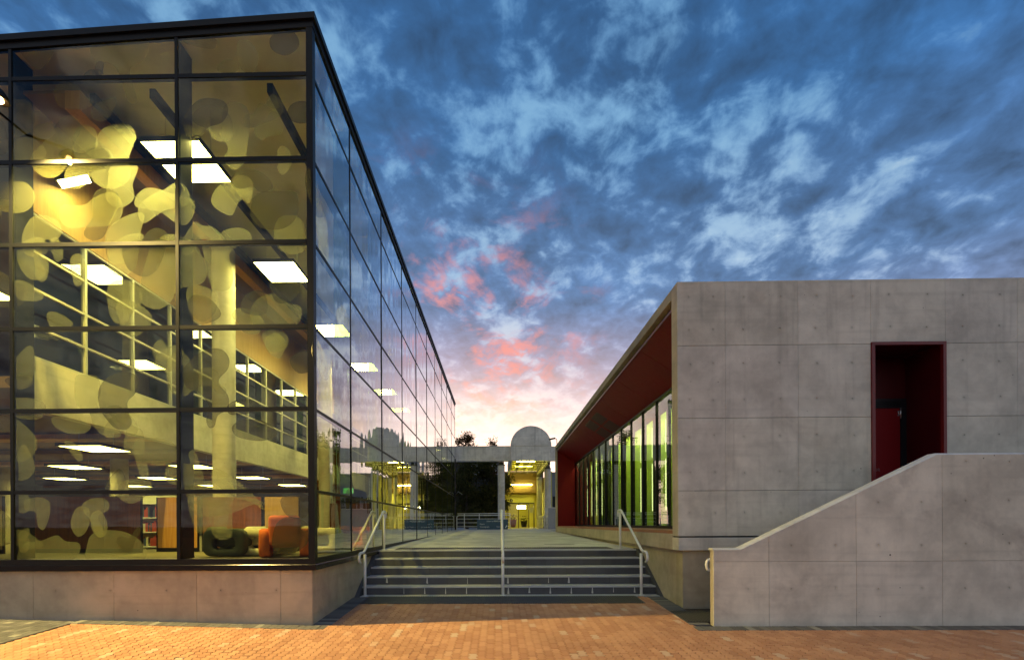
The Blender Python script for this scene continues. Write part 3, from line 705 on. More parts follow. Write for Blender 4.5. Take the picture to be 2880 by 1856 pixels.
# corner post, mullions with deep inner fins, transoms
box('corner_post', 'frame_dark', GB, -3.13, -3.022, 7.945, 8.06, .90, 9.86)
for x in MX[:-1]:
    box('mullion', 'frame_dark', GB, x - .026, x + .026, 7.948, 8.0, .99, roof_z(x, YG) - .2)
    box('mullion_fin', 'frame_dark', GB, x - .03, x + .03, 8.003, 8.32, .99, roof_z(x, YG) - .2)
for y in MY[1:]:
    box('mullion', 'frame_dark', GB, XG - .02, XG + .012, y - .02, y + .02, 1.0, roof_z(XG, y) - .17)
    box('glass_fin', 'fin_glass', GB, XG - .34, XG - .03, y - .012, y + .012, 1.0, roof_z(XG, y) - .3)
for a, b in zip(MX, MX[1:]):
    for z in ZT[1:]:
        box('transom', 'frame_dark', GB, a + .027, b - (.027 if b < XG else .10), 7.951, 8.03, z - .032, z + .032)
for a, b in zip(MY, MY[1:]):
    for z in ZT[1:]:
        box('transom', 'frame_dark', GB, XG - .09, XG + .008, a + (.095 if a == YG else .021), b - .021, z - .024, z + .024)
# panes, one by one
rows = ZT + [99]
for a, b in zip(MX, MX[1:]):
    for z0, z1 in zip(rows, rows[1:]):
        za, zb = (min(z1, roof_z(a, YG) - .19), min(z1, roof_z(b, YG) - .19))
        a2, b2 = a + .02, b - .02
        MB().add([(a2, 7.962, z0 + .02), (b2, 7.962, z0 + .02), (b2, 7.962, zb - .01), (a2, 7.962, za - .01)], [(0, 1, 2, 3)]).build('glass_pane', 'front_glass', GB)
for a, b in zip(MY, MY[1:]):
    for z0, z1 in zip(rows, rows[1:]):
        za, zb = (min(z1, roof_z(XG, a) - .17), min(z1, roof_z(XG, b) - .17))
        a2, b2 = a + .012, b - .012
        e = random.uniform(-.004, .004); e2 = random.uniform(-.003, .003)
        MB().add([(XG + e, a2, z0 + .012), (XG - e, b2, z0 + .012), (XG - e + e2, b2, zb - .008), (XG + e + e2, a2, za - .008)], [(0, 1, 2, 3)]).build('glass_pane', 'side_glass', GB)
# roof edge
rf = MB()
x0, x1 = -14.0, -3.0; ov = .05
def rp_(x, y, dz): return (x, y, roof_z(min(x, XG), y) + dz)
for (d0, d1, o1, nm) in ((-.10, 0., .07, 'roof_fascia'), (-.21, -.103, .03, 'roof_trim')):
    m = MB(); ya, xa = YG - o1, XG + o1
    m.add([rp_(x0, ya, d0), rp_(xa, ya, d0), rp_(xa, YE + .1, d0), rp_(x0, YE + .1, d0), rp_(x0, ya, d1), rp_(xa, ya, d1), rp_(xa, YE + .1, d1), rp_(x0, YE + .1, d1)],
          [(0, 3, 2, 1), (4, 5, 6, 7), (0, 1, 5, 4), (1, 2, 6, 5), (2, 3, 7, 6), (3, 0, 4, 7)])
    m.build(nm, 'frame_dark', GB)
# inner structure
XI = -8.1
m = MB(); m.add([(XWEST, 8.0, roof_z(XWEST, 8) - .23), (XG - .05, 8.0, roof_z(XG, 8) - .23), (XG - .05, YE - .1, roof_z(XG, YE) - .23), (XWEST, YE - .1, roof_z(XWEST, YE) - .23)], [(0, 1, 2, 3)]); m.build('hall_ceiling', 'ceiling_white', GB)
for k, x in enumerate((-3.9, -5.4 - .55, -7.0)):
    box('ceiling_rib', 'frame_dark', GB, x - .05, x + .05, 8.3, YE - .2, 9.02 + k * -.06, 9.18 + k * -.06)
box('bulkhead_beam', 'wood_gold', GB, XI + .75, XI + 1.0, 8.15, YE - .2, 8.66, 8.98)
box('bulkhead_soffit', 'ceiling_brown', GB, XI - .1, XI + .748, 8.15, YE - .2, 8.93, 8.99)
box('upper_wall', 'wood_gold_perf', GB, XI - .12, XI, 8.15, YE - .2, 7.06, 8.928)
box('balcony_wall', 'inner_concrete', GB, XI - .2, XI, 8.12, YE - .2, 3.59, 4.50)
# window wall above the balcony
ZW = [4.52, 5.07, 5.72, 6.38, 7.04]
yw = 8.2; YW = []
while yw < YE - 1: YW.append(yw); yw += 1.243
for y in YW: box('window_post', 'window_aluminium', GB, XI - .09, XI - .01, y - .027, y + .027, ZW[0] - .02, ZW[-1])
for z in ZW: box('window_rail', 'window_aluminium', GB, XI - .083, XI - .017, 8.2, YW[-1], z - .022, z + .022)
for a, b in zip(YW, YW[1:]):
    for z0, z1 in zip(ZW, ZW[1:]):
        e = random.uniform(-.003, .003)
        MB().add([(XI - .05 + e, a + .035, z0 + .03), (XI - .05 - e, b - .035, z0 + .03), (XI - .05 - e, b - .035, z1 - .03), (XI - .05 + e, a + .035, z1 - .03)], [(0, 1, 2, 3)]).build('inner_pane', 'inner_glass', GB)
# floors, walls
box('ground_floor', 'floor_carpet', GB, -27, -3.2, 8.25, YE, .70, .90)
box('upper_floor', 'ceiling_brown', GB, -27, XI - .21, 8.25, YE, 3.95, 4.15)
box('back_wall', 'grey_wall', GB, -27, -3.2, YE - .05, YE + .15, .9, 9.0)
box('west_wall', 'grey_wall', GB, -27.2, -27, 8.25, YE, .9, 7.2)
box('front_wall', 'plinth_concrete', GB, -27, -14.05, 8.0, 8.24, -.3, 9.0)
box('upper_ceiling', 'grey_wall', GB, -27, XI - .21, 8.25, YE, 7.1, 7.2)
for k in range(9):
    y = 9.6 + 2.6 * k
    box('ceiling_baffle', 'wood_gold' if k % 2 else 'ceiling_brown', GB, -26.5, XI - .3, y, y + .5, 3.78, 3.90)
for k, (x, y, zt) in enumerate(((-7.0, 12.3, 8.6), (-7.0, 19.6, 8.6), (-7.0, 26.9, 8.6), (-13.6, 17.2, 3.94), (-13.6, 24.4, 3.94), (-10.6, 30.4, 3.94), (-19.5, 19.0, 3.94))):
    MB().lathe([(.27, 0), (.27, zt - .9)], (x, y, .9), 28).build('column', 'inner_concrete', GB)
# patterned film on the panes
def film_patch(pts, to3, mat):
    q = spline(pts, 4); m = MB(); m.add([to3(p.x, p.y) for p in q], [tuple(range(len(q)))]); return m.build('film_patch', mat, GB)
for k, (dark, pts) in enumerate(FRONT_FILM):
    film_patch(pts, lambda u, v, o=.006 + .0006 * k: (u, 7.962 + o, v), 'film_dark' if dark else 'film_pale')
rb_ = random.Random(21)
for k, (dark, pts) in enumerate(FRONT_FILM):      # the second printed layer, offset from the first
    cx_ = sum(p[0] for p in pts) / len(pts); cz_ = sum(p[1] for p in pts) / len(pts); a_ = rb_.uniform(0, 6.28); s_ = rb_.uniform(.6, .95)
    ox, oz = rb_.uniform(-.55, .55), rb_.uniform(-.5, .5)
    q_ = [(cx_ + ox + s_ * ((p[0] - cx_) * math.cos(a_) - (p[1] - cz_) * math.sin(a_)), cz_ + oz + s_ * ((p[0] - cx_) * math.sin(a_) + (p[1] - cz_) * math.cos(a_))) for p in pts]
    if max(p[0] for p in q_) > -3.16 or min(p[1] for p in q_) < 1.0 or max(p[1] for p in q_) > 9.35: continue
    film_patch(q_, lambda u, v, o=.045 + .0005 * k: (u, 7.962 + o, v), 'film_dark' if rb_.random() < .3 else 'film_pale')
def bean(cx, cy, s, r):
    n = r.choice((7, 8, 9)); ph = r.uniform(0, 6.28); el = r.uniform(.55, .95); a = r.uniform(0, 3.14); lob = r.uniform(.12, .34)
    out = []
    for i in range(n):
        t = 2 * math.pi * i / n; rr = s * (1 + lob * math.cos(2 * t + ph) + .10 * r.uniform(-1, 1))
        u, v = rr * math.cos(t), rr * el * math.sin(t)
        out.append((cx + u * math.cos(a) - v * math.sin(a), cy + u * math.sin(a) + v * math.cos(a)))
    return out
k = 0
for i in range(13):
    for j in range(9):
        y = 8.5 + i * 1.35 + rb_.uniform(-.5, .5); z = 1.5 + j * .98 + rb_.uniform(-.35, .35)
        if rb_.random() < .34 or y > 25: continue
        film_patch(bean(y, z, rb_.uniform(.26, .52), rb_), lambda u, v, o=.008 + .0005 * k: (XG - o, u, v), 'film_dark' if rb_.random() < .45 else 'film_pale'); k += 1
for i in range(5):
    for j in range(9):
        x = -13.6 + i * 1.15 + rb_.uniform(-.4, .4); z = 1.5 + j * .98 + rb_.uniform(-.3, .3)
        if rb_.random() < .3: continue
        film_patch(bean(x, z, rb_.uniform(.3, .5), rb_), lambda u, v, o=.05 + .0006 * k: (u, 7.962 + o, v), 'film_dark' if rb_.random() < .3 else 'film_pale') if x < -8.9 else None; k += 1

# ------------------------------------------------------------------ lights inside
ORD = ['first', 'second', 'third', 'fourth', 'fifth', 'sixth', 'seventh', 'eighth']
def pendant(label, x, y, z, w, mat, rods, group):
    t = thing('pendant_light', label, 'light', (x, y, z), group); h = w / 2
    box('diffuser', mat, t, x - h + .02, x + h - .02, y - h + .02, y + h - .02, z, z + .012)
    f = MB(); e = .018
    f.box(x - h, x + h, y - h, y - h + e, z - .01, z + .075); f.box(x - h, x + h, y + h - e, y + h, z - .01, z + .075)
    f.box(x - h, x - h + e, y - h + e, y + h - e, z - .01, z + .075); f.box(x + h - e, x + h, y - h + e, y + h - e, z - .01, z + .075)
    f.build('frame', 'frame_dark', t)
    box('housing', 'white_steel', t, x - h + .02, x + h - .02, y - h + .02, y + h - .02, z + .014, z + .07)
    for sx in (-1, 1):
        MB().tube([(x + sx * h * .8, y, z + .07), (x + sx * h * .8, y, rods)], .006, 6).build('suspension_rod', 'steel', t)
for k in range(6):
    pendant('large square pendant light hanging in the tall hall, %s one back from the front glass' % ORD[k], -5.69, 8.86 + 3.9 * k, 8.25, 1.06, 'panel_light', 9.2, 'pendant lights of the tall hall')
for r, (X, nm) in enumerate(((-10.16, 'nearest the hall'), (-14.05, 'one row back'), (-17.94, 'two rows back'))):
    for k in range(5):
        pendant('square ceiling light under the balcony floor, row %s, %s from the front glass' % (nm, ORD[k]), X, 12.1 + 3.9 * k + (.0 if r == 0 else -.1), 3.50, 1.10, 'panel_light_low', 3.93, 'ceiling lights under the balcony floor')
for k in range(3):
    pendant('square ceiling light behind the upper window wall, %s from the front glass' % ORD[k], -11.5, 10.5 + 5 * k, 6.75, 1.0, 'panel_light_low', 7.09, 'ceiling lights behind the upper windows')

wf = thing('wall_light', 'tilted bright wall light high on the timber wall near the left edge', 'light', (-8.0, 8.7, 7.8))
fm_ = MB().box(-.24, .24, -.22, .22, -.012, 0.).mesh('lit_face'); fh_ = MB().box(-.27, .27, -.25, .25, .002, .10).mesh('housing')
for me_, mt_ in ((fm_, 'wall_flood'), (fh_, 'frame_dark')):
    me_.transform(Matrix.Translation((-7.72, 8.75, 7.86)) @ Euler((math.radians(18), math.radians(-28), math.radians(25))).to_matrix().to_4x4()); obj(me_.name, me_, mt_, wf)
MB().tube([(-8.1, 8.75, 7.95), (-7.76, 8.75, 7.93)], .02, 8).build('bracket', 'frame_dark', wf)

# ------------------------------------------------------------------ furniture inside
def armchair(label, x, y, rz, mat, arm_mat=None, tall=False):
    t = thing('armchair', label, 'armchair', (0, 0, 0))
    def rb2(name, x0, x1, y0, y1, z0, z1, mt, bv): return MB().box(x0, x1, y0, y1, z0, z1).build(name, mt, t, bv, 4)
    arm = arm_mat or mat
    rb2('seat', -.27, .27, -.40, .30, .20, .44, mat, .07)
    rb2('backrest', -.29, .29, .22, .44, .25, .84 if tall else .62, mat, .09)
    for s in (-1, 1):
        oc = [(-.42, .02), (.42, .02), (.42, .58), (-.42, .58)]; ic = [(-.22, .16), (.22, .16), (.22, .40), (-.22, .40)]
        def rnd(poly, r):
            out = []
            for i in range(4):
                a, b, c = Vector(poly[i - 1]), Vector(poly[i]), Vector(poly[(i + 1) % 4])
                p, q = b + (a - b).normalized() * r, b + (c - b).normalized() * r
                for k in range(6):
                    u = k / 5; out.append(p * (1 - u) ** 2 + b * 2 * u * (1 - u) + q * u * u)
            return out
        O, I = rnd(oc, .20), rnd(ic, .10); n = len(O); m = MB(); xa, xb = s * .27, s * .46
        for (xx, ins) in ((xa, 0), (xb * .93, 0), (xb, .04)):
            m.v += [(xx, p.x * (1 - ins * 1.8), .30 + (p.y - .30) * (1 - ins * 1.8)) for p in O]
            m.v += [(xx, p.x * (1 + ins * 2), .28 + (p.y - .28) * (1 + ins * 2)) for p in I]
        R_ = 2 * n
        for i in range(n):
            j = (i + 1) % n
            for r in range(2):
                m.f.append((r * R_ + i, r * R_ + j, (r + 1) * R_ + j, (r + 1) * R_ + i)); m.f.append((r * R_ + n + i, r * R_ + n + j, (r + 1) * R_ + n + j, (r + 1) * R_ + n + i))
            m.f.append((i, j, n + j, n + i)); m.f.append((2 * R_ + i, 2 * R_ + j, 2 * R_ + n + j, 2 * R_ + n + i))
        m.smooth = True
        m.build('arm', arm, t)
    t.location = (x, y, .9); t.rotation_euler.z = rz
armchair('high-backed orange armchair just inside the glass corner', -4.30, 9.75, math.radians(200), 'orange_fabric', None, True)
armchair('cream armchair half hidden behind the high-backed orange one', -4.95, 10.45, math.radians(80), 'white_fabric')
armchair('dark green armchair with a looped arm left of the orange one', -5.62, 10.2, math.radians(95), 'green_fabric')
armchair('cream armchair seen through the first side bay', -4.15, 11.4, math.radians(100), 'white_fabric')
armchair('low orange armchair seen through the second side bay', -3.95, 13.6, math.radians(85), 'orange_fabric')
def screen(label, x0, x1, y, z1, mat, n):
    t = thing('timber_screen', label, 'screen', ((x0 + x1) / 2, y, .9)); w = (x1 - x0) / n
    for i in range(n): box('board', mat, t, x0 + w * i + .004, x0 + w * (i + 1) - .004, y, y + .04, 1.0, z1)
    box('foot_rail', 'frame_dark', t, x0, x1, y - .01, y + .05, .902, .998)
    for xx in (x0 - .025, x1): box('post', 'frame_dark', t, xx, xx + .025, y - .005, y + .045, .902, z1)
screen('long dark red perforated timber screen left of the bookcase gap', -11.3, -8.66, 11.6, 2.27, 'wood_red', 3)
screen('golden perforated timber screen at the left edge of the photo', -13.4, -11.75, 11.3, 2.27, 'wood_gold_perf', 2)
screen('plain golden timber panel right of the bookcase', -8.46, -7.98, 11.9, 2.25, 'wood_gold', 1)
screen('narrow plain golden timber panel left of the green armchair', -7.72, -7.40, 11.8, 2.25, 'wood_gold', 1)
screen('dark red perforated timber screen behind the green armchair', -7.32, -5.86, 11.9, 2.25, 'wood_red', 2)
screen('golden perforated timber screen behind the orange armchair', -5.80, -4.95, 11.95, 2.25, 'wood_gold_perf', 1)
screen('dark red timber screen standing deep in the hall beside the side glass', -5.9, -4.4, 17.0, 2.3, 'wood_red', 2)
bc = thing('bookcase', 'pale bookcase with books seen between the timber screens', 'bookcase', (-8.9, 13.4, .9))
box('back_panel', 'books_pale', bc, -10.3, -8.6, 13.6, 13.63, .9, 2.4)
for z in (.95, 1.35, 1.75, 2.15): box('shelf', 'white_steel', bc, -10.3, -8.6, 13.3, 13.598, z, z + .03)
rk = random.Random(2)
for z in (.98, 1.38, 1.78):
    x = -10.25
    while x < -8.7:
        w = rk.uniform(.03, .06); h = rk.uniform(.2, .32)
        if rk.random() < .85: box('book', rk.choice(('books_red', 'books_blue', 'books_pale', 'books_red')), bc, x, x + w - .003, 13.36, 13.57, z + .002, z + h)
        x += w
ex = thing('exit_sign', 'small green exit sign glowing inside behind the second side bay', 'sign', (-6.2, 20, 3.0))
box('lit_face', 'exit_sign', ex, -6.4, -6.0, 19.98, 20.0, 2.85, 3.05); box('housing', 'white_steel', ex, -6.42, -5.98, 20.002, 20.06, 2.83, 3.07)
text('lettering', 'EXIT', .15, 'sign_white', ex, (-6.36, 19.975, 2.89), FACE)
MB().tube([(-6.2, 20.03, 3.07), (-6.2, 20.03, 9.2)], .01, 6).build('hanger', 'steel', ex)

# ------------------------------------------------------------------ flood lamp on the glass building, at the left edge of the photo
FL = Vector((-7.66, 7.36, 8.12))
fl = thing('flood_lamp', 'orange flood lamp on a bracket high on the glass front at the left edge', 'lamp', FL)
MB().tube([(-8.10, 7.94, 8.3), (-8.10, 7.7, 8.3), (-7.66, 7.36, 8.30)], .02, 8).build('bracket', 'frame_dark', fl)
MB().lathe([(.0, .16), (.05, .16), (.10, .08), (.12, .0), (.11, .0), (.05, .07), (.0, .08)], FL, 20).build('hood', 'frame_dark', fl)
MB().lathe([(.0, -.035), (.03, -.03), (.05, .0), (.04, .04), (.0, .06)], FL, 16).build('bulb', 'flood_lamp', fl)
sp = bpy.data.lights.new('flood_light', 'SPOT'); sp.energy = 8200; sp.color = (1, .73, .22); sp.spot_size = math.radians(128); sp.spot_blend = .9; sp.shadow_soft_size = .035
so = bpy.data.objects.new('flood_light', sp); COL.objects.link(so); so.parent = fl
so.location = (0, 0, -.05); so.rotation_euler = Vector((-.30, .10, 1)).to_track_quat('Z', 'Y').to_euler()
wl = thing('wall_lamp', 'small dark wall lamp with splayed arms at the far end of the glass wall', 'lamp', (-2.95, 34.3, 3.6))
MB().tube([(-3.02, 34.3, 3.45), (-2.98, 34.3, 3.45), (-2.98, 34.3, 3.85)], .03, 8).build('stem', 'frame_dark', wl)
MB().tube([(-2.98, 34.3, 3.62), (-2.78, 34.2, 3.84)], .010, 6).build('arm', 'steel', wl); MB().tube([(-2.78, 34.2, 3.84), (-2.5, 34.2, 3.62)], .010, 6).build('arm', 'steel', wl)
# ------------------------------------------------------------------ concrete building on the right
RB = thing('concrete_building', 'low board-marked concrete building with red soffit and recessed red door', 'building', (3.4, 9.2, 0))
XR, YR, YX = 3.405, 9.17, 28.6
RX = [XR, 4.30, 5.66, 7.01, 8.39, 9.72, 11.08, 12.44]; RZ = [1.30, 2.155, 3.52, 4.885, 6.09]
DX0, DX1, DZ = 7.01, 8.39, 4.915
core = MB().box(XR + .03, DX0 - .02, YR + .036, 9.45, 1.31, 6.08); core.box(DX0 - .02, DX1 + .02, YR + .036, 9.45, DZ + .02, 6.08); core.box(DX1 + .02, 12.4, YR + .036, 9.45, 1.31, 6.08)
core_o = core.build('front_wall', 'joint_dark', RB)
for i, (a, b) in enumerate(zip(RX, RX[1:])):
    for j, (z0, z1) in enumerate(zip(RZ, RZ[1:])):
        if i == 3 and j < 3: continue
        zb = z0 if not (i == 3) else DZ
        u = (b - a); v = z1 - z0
        hs = [(a + u * fx + random.uniform(-.018, .018), z0 + v * fz + random.uniform(-.018, .018)) for fx in (.25, .75) for fz in ((.25, .75) if j else (.5,))]
        if i == 3: hs = [h for h in hs if h[1] > DZ + .08]
        wall_panel(core_o, [(a + .002, zb + .004), (b - .002, zb + .004), (b - .002, z1 - (.004 if j < 3 else 0)), (a + .002, z1 - (.004 if j < 3 else 0))], hs, lambda p, q, d: (p, YR + d, q), .034, 'facade_concrete')
box('end_pier', 'warm_concrete', RB, XR, XR + .32, YR + .035, 9.47, 1.30, 6.088)
box('ledge', 'facade_concrete', RB, XR + .002, 12.44, YR - .004, 9.5, 1.03, 1.272, .006)
box('ledge_gap', 'joint_dark', RB, XR + .03, 12.4, YR + .03, 9.5, 1.272, 1.30)
box('side_ledge', 'warm_concrete', RB, XR, 4.4, 9.502, YX, 1.03, 1.335, .006)
box('plinth', 'plinth_concrete', RB, 3.52, 12.4, 9.27, 9.6, -.5, 1.028)
box('side_plinth', 'warm_concrete', RB, 3.522, 3.9, 9.602, YX - .1, -.5, 1.028)
box('roof_slab', 'plinth_concrete', RB, XR, 12.4, 9.472, YX, 5.89, 6.088)
box('soffit_gap', 'joint_dark', RB, XR + .14, XR + .3, 9.475, YX - .3, 5.74, 5.888)
# sloping red soffit in panels, with four vent grilles
sx0, sz0, sx1, sz1 = 3.50, 5.765, 4.60, 5.06
sl_ = (sz1 - sz0) / (sx1 - sx0)
ysof = [9.48, 11.9, 14.3, 16.7, 19.1, 21.5, 23.9, 26.3, 28.28]
for a, b in zip(ysof, ysof[1:]):
    MB().add([(sx0, a + .006, sz0), (sx1, a + .006, sz1), (sx1, b - .006, sz1), (sx0, b - .006, sz0), (sx0 + .03, a + .006, sz0 + .03), (sx1, a + .006, sz1 + .04), (sx1, b - .006, sz1 + .04), (sx0 + .03, b - .006, sz0 + .03)],
             [(0, 1, 2, 3), (4, 7, 6, 5), (0, 4, 5, 1), (1, 5, 6, 2), (2, 6, 7, 3), (3, 7, 4, 0)]).build('soffit_panel', 'red_panel', RB)
box('soffit_trim', 'red_trim', RB, 3.478, 3.497, 9.48, 28.28, 5.752, 5.80)
box('soffit_backing', 'joint_dark', RB, 3.6, 4.62, 9.48, 28.28, 5.82, 5.87)
for gx in (0, 1):
    for gy in (0, 1):
        u0, u1 = .16 + gx * .42, .52 + gx * .42; y0, y1 = 17.9 + gy * 1.35, 19.0 + gy * 1.35
        gr = MB()
        def sp3(u, y, d): return (sx0 + (sx1 - sx0) * u - .54 * d, y, sz0 + (sz1 - sz0) * u - .84 * d)
        gr.add([sp3(u0, y0, .004), sp3(u1, y0, .004), sp3(u1, y1, .004), sp3(u0, y1, .004)], [(0, 1, 2, 3)])
        g = gr.build('vent_grille', 'black_metal', RB)
        for k in range(9):
            ua = u0 + (u1 - u0) * (k + .2) / 9; ub = u0 + (u1 - u0) * (k + .75) / 9
            MB().add([sp3(ua, y0, .008), sp3(ub, y0, .02), sp3(ub, y1, .02), sp3(ua, y1, .008)], [(0, 1, 2, 3)]).build('louvre', 'red_dark', g)
box('end_wall', 'red_panel', RB, 3.49, 4.6, 28.28, 28.34, 1.34, 5.80)
box('end_frame', 'warm_concrete', RB, XR, 3.488, 28.2, YX - .002, 1.337, 5.888)
box('window_seat', 'floor_sill_timber', RB, 3.47, 4.52, 9.48, 28.27, 1.337, 1.40)
# window wall
XW = 4.56; wy = [9.95 + 1.311 * k for k in range(15)]
box('window_sill', 'frame_dark', RB, 4.522, 4.62, 9.48, 28.27, 1.40, 1.475)
box('window_head', 'frame_dark', RB, 4.50, 4.62, 9.48, 28.27, 4.99, 5.055)
edges = [9.48] + wy
for y in wy: box('mullion', 'frame_dark', RB, XW - .035, XW + .10, y - .024, y + .024, 1.475, 4.99)
for a, b in zip(edges, edges[1:]):
    e = random.uniform(-.002, .002)
    MB().add([(XW + e, a + .02, 1.475), (XW - e, min(b, 28.27) - .02, 1.475), (XW - e, min(b, 28.27) - .02, 4.99), (XW + e, a + .02, 4.99)], [(0, 1, 2, 3)]).build('glass_pane', 'lime_glass', RB)
# room behind it: lime boards on a dark wall with tube lights
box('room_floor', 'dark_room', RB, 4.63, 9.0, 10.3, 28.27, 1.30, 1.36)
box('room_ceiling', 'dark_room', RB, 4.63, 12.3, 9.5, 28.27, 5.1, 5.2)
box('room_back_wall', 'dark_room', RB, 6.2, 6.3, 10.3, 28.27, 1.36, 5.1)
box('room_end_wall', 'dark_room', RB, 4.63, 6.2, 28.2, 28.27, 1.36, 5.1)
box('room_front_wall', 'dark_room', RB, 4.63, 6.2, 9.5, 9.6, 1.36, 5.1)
for k, y in enumerate(wy):
    if y > 27.5: continue
    box('lime_board', 'lime_panel', RB, 5.36, 5.40, y + .22, y + 1.10, 1.42, 5.08)
    MB().tube([(5.22, y + 1.19, 1.95), (5.22, y + 1.19, 3.55)], .014, 8).build('tube_light', 'tube_light', RB)
    MB().tube([(5.22, y + 1.19, 3.75), (5.22, y + 1.19, 4.75)], .012, 8).build('tube_light', 'tube_light', RB)
    box('tube_batten', 'black_metal', RB, 5.25, 5.30, y + 1.165, y + 1.215, 1.37, 5.09)
for a, b in zip(ysof, ysof[1:]): box('added_board_light', 'added_board_light', RB, 4.635, 4.69, max(a, 10.0), b - .1, 5.075, 5.095)  # added strips out of view behind the head, to brighten the lime boards
# the recessed door
YD = 10.05
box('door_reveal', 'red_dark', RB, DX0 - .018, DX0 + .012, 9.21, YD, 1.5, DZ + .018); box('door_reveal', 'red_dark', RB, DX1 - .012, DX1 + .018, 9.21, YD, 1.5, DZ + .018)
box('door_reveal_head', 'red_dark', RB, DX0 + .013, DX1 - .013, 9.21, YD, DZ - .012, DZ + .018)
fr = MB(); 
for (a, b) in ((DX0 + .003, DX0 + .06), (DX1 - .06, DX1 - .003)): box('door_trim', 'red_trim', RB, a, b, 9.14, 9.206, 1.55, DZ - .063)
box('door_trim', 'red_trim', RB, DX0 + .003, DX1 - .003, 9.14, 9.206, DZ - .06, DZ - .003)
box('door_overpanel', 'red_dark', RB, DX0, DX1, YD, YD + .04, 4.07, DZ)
box('door_frame_head', 'black_metal', RB, DX0, DX1, YD - .03, YD + .03, 3.88, 4.068); box('door_frame_jamb', 'black_metal', RB, DX1 - .13, DX1 - .013, YD - .03, YD + .03, 1.56, 3.878)
for z in (3.91, 3.95, 3.99): box('door_frame_line', 'frame_dark', RB, DX0, DX1 - .13, YD - .04, YD - .031, z, z + .015)
door = box('door', 'red_panel', RB, DX0 + .013, DX1 - .132, YD - .012, YD + .03, 1.56, 3.878)
for z in (3.66, 2.40):
    MB().tube([(DX1 - .135, YD - .035, z), (DX1 - .135, YD - .035, z + .22)], .012, 8).build('hinge', 'steel', door)
    box('hinge_leaf', 'steel', door, DX1 - .18, DX1 - .150, YD - .02, YD - .0125, z + .06, z + .16)
text('lettering', 'FIRE SAFETY DOOR', .092, 'letter_pale', door, (7.05, YD - .016, 2.585), FACE)
text('lettering', 'DO NOT OBSTRUCT', .060, 'letter_pale', door, (7.19, YD - .016, 2.485), FACE)
box('landing', 'path_concrete', RB, 6.9, 12.4, 8.14, YD, 1.35, 1.56)
rc = thing('roof_camera', 'tiny security camera on the far roof corner of the concrete building', 'camera', (3.5, 28.5, 6.09))
MB().tube(rcurve([(3.5, 28.5, 6.09), (3.5, 28.5, 6.5), (3.38, 28.5, 6.55)], .08), .02, 8).build('stalk', 'frame_dark', rc); MB().tube([(3.40, 28.5, 6.56), (3.05, 28.4, 6.47)], .05, 8).build('camera_body', 'frame_dark', rc)

# ------------------------------------------------------------------ stair parapet in front
PP = thing('concrete_parapet', 'raking concrete stair parapet with pale coping at the right front', 'wall', (3.5, 7.9, 0))
YP = 7.9
def ptop(x): return 1.135 if x < 3.93 else (1.135 + (x - 3.93) * .4825 if x < 7.08 else 2.655)
pc = MB().prism([(3.53, -.5), (11.9, -.5), (11.9, 2.62), (7.08, 2.62), (3.93, 1.10), (3.53, 1.10)], 'y', YP + .035, 8.10).build('core', 'warm_concrete', PP)
px_ = [3.50, 4.39, 5.79, 7.165, 8.57, 9.97, 11.37, 11.9]; zj = .918
for a, b in zip(px_, px_[1:]):
    for (z0, z1) in ((-.35, zj), (zj, None)):
        a2, b2 = a + (.0 if a == 3.50 else .003), b - .003
        hs = []
        for hx in [4.745 + .697 * k for k in range(-1, 11)]:
            if a + .05 < hx < b - .05:
                for hz in (.483, 1.185, 1.88, 2.52):
                    if (z1 and hz < z1) or (not z1 and z0 < hz < ptop(hx) - .12): hs.append((hx + random.uniform(-.014, .014), hz + random.uniform(-.014, .014)))
        if z1: poly = [(a2, z0), (b2, z0), (b2, z1 - .0025), (a2, z1 - .0025)]
        else:
            brk = [x for x in (3.93, 7.08) if a2 < x < b2]
            poly = [(a2, z0 + .0025), (b2, z0 + .0025)] + [(x, ptop(x) - .03) for x in [b2] + brk[::-1] + [a2]]
        wall_panel(pc, poly, hs, lambda u, v, d: (u, YP + d, v), .034, 'parapet_concrete')
# coping with a chamfer towards the front
def cop(xs_):
    m = MB()
    for x in xs_:
        z = ptop(x); m.v += [(x, YP - .002, z - .031), (x, YP - .002, z - .026), (x, YP + .03, z), (x, 8.07, z), (x, 8.10, z - .03)]
    for i in range(len(xs_) - 1):
        for k in range(5): m.f.append((i * 5 + k, i * 5 + (k + 1) % 5, (i + 1) * 5 + (k + 1) % 5, (i + 1) * 5 + k))
    m.f += [tuple(range(5)), tuple((len(xs_) - 1) * 5 + k for k in range(5))]
    return m.build('coping', 'coping_concrete', PP)
cop([3.497, 3.93, 5.2, 6.4, 7.08, 8.6, 10.2, 11.9])
ss = thing('side_steps', 'concrete steps hidden behind the raking parapet up to the red door', 'steps', (5, 8.6, 0))
for k in range(9):
    x = 4.1 + .31 * k; box('step', 'path_concrete', ss, x, 6.898, 8.12, 9.25, -.1 + k * .172, -.1 + (k + 1) * .172)

# ------------------------------------------------------------------ portico at the end of the path
PB = thing('portico', 'old concrete portico with a barrel-vaulted hood over a yellow-lit entrance', 'portico', (2.4, 36, 1.1))
box('beam', 'old_concrete', PB, -14, .965, 36.0, 36.5, 6.22, 7.27); box('beam', 'old_concrete', PB, 3.995, 14, 36.0, 36.5, 6.22, 7.27)
box('beam_capping', 'old_concrete', PB, -14, .96, 35.97, 36.53, 7.272, 7.32); 
HX0, HX1, HC = .97, 3.99, 2.48
box('hood_front', 'old_concrete', PB, HX0, HX1, 35.75, 35.95, 6.19, 7.255)
for (a, b) in ((HX0, HX0 + .16), (HX1 - .16, HX1)): box('hood_side', 'old_concrete', PB, a, b, 35.952, 47.0, 6.19, 7.25)
arc = [(HC + 1.51 * math.cos(math.pi * k / 28), 7.275 + 1.48 * math.sin(math.pi * k / 28)) for k in range(29)]
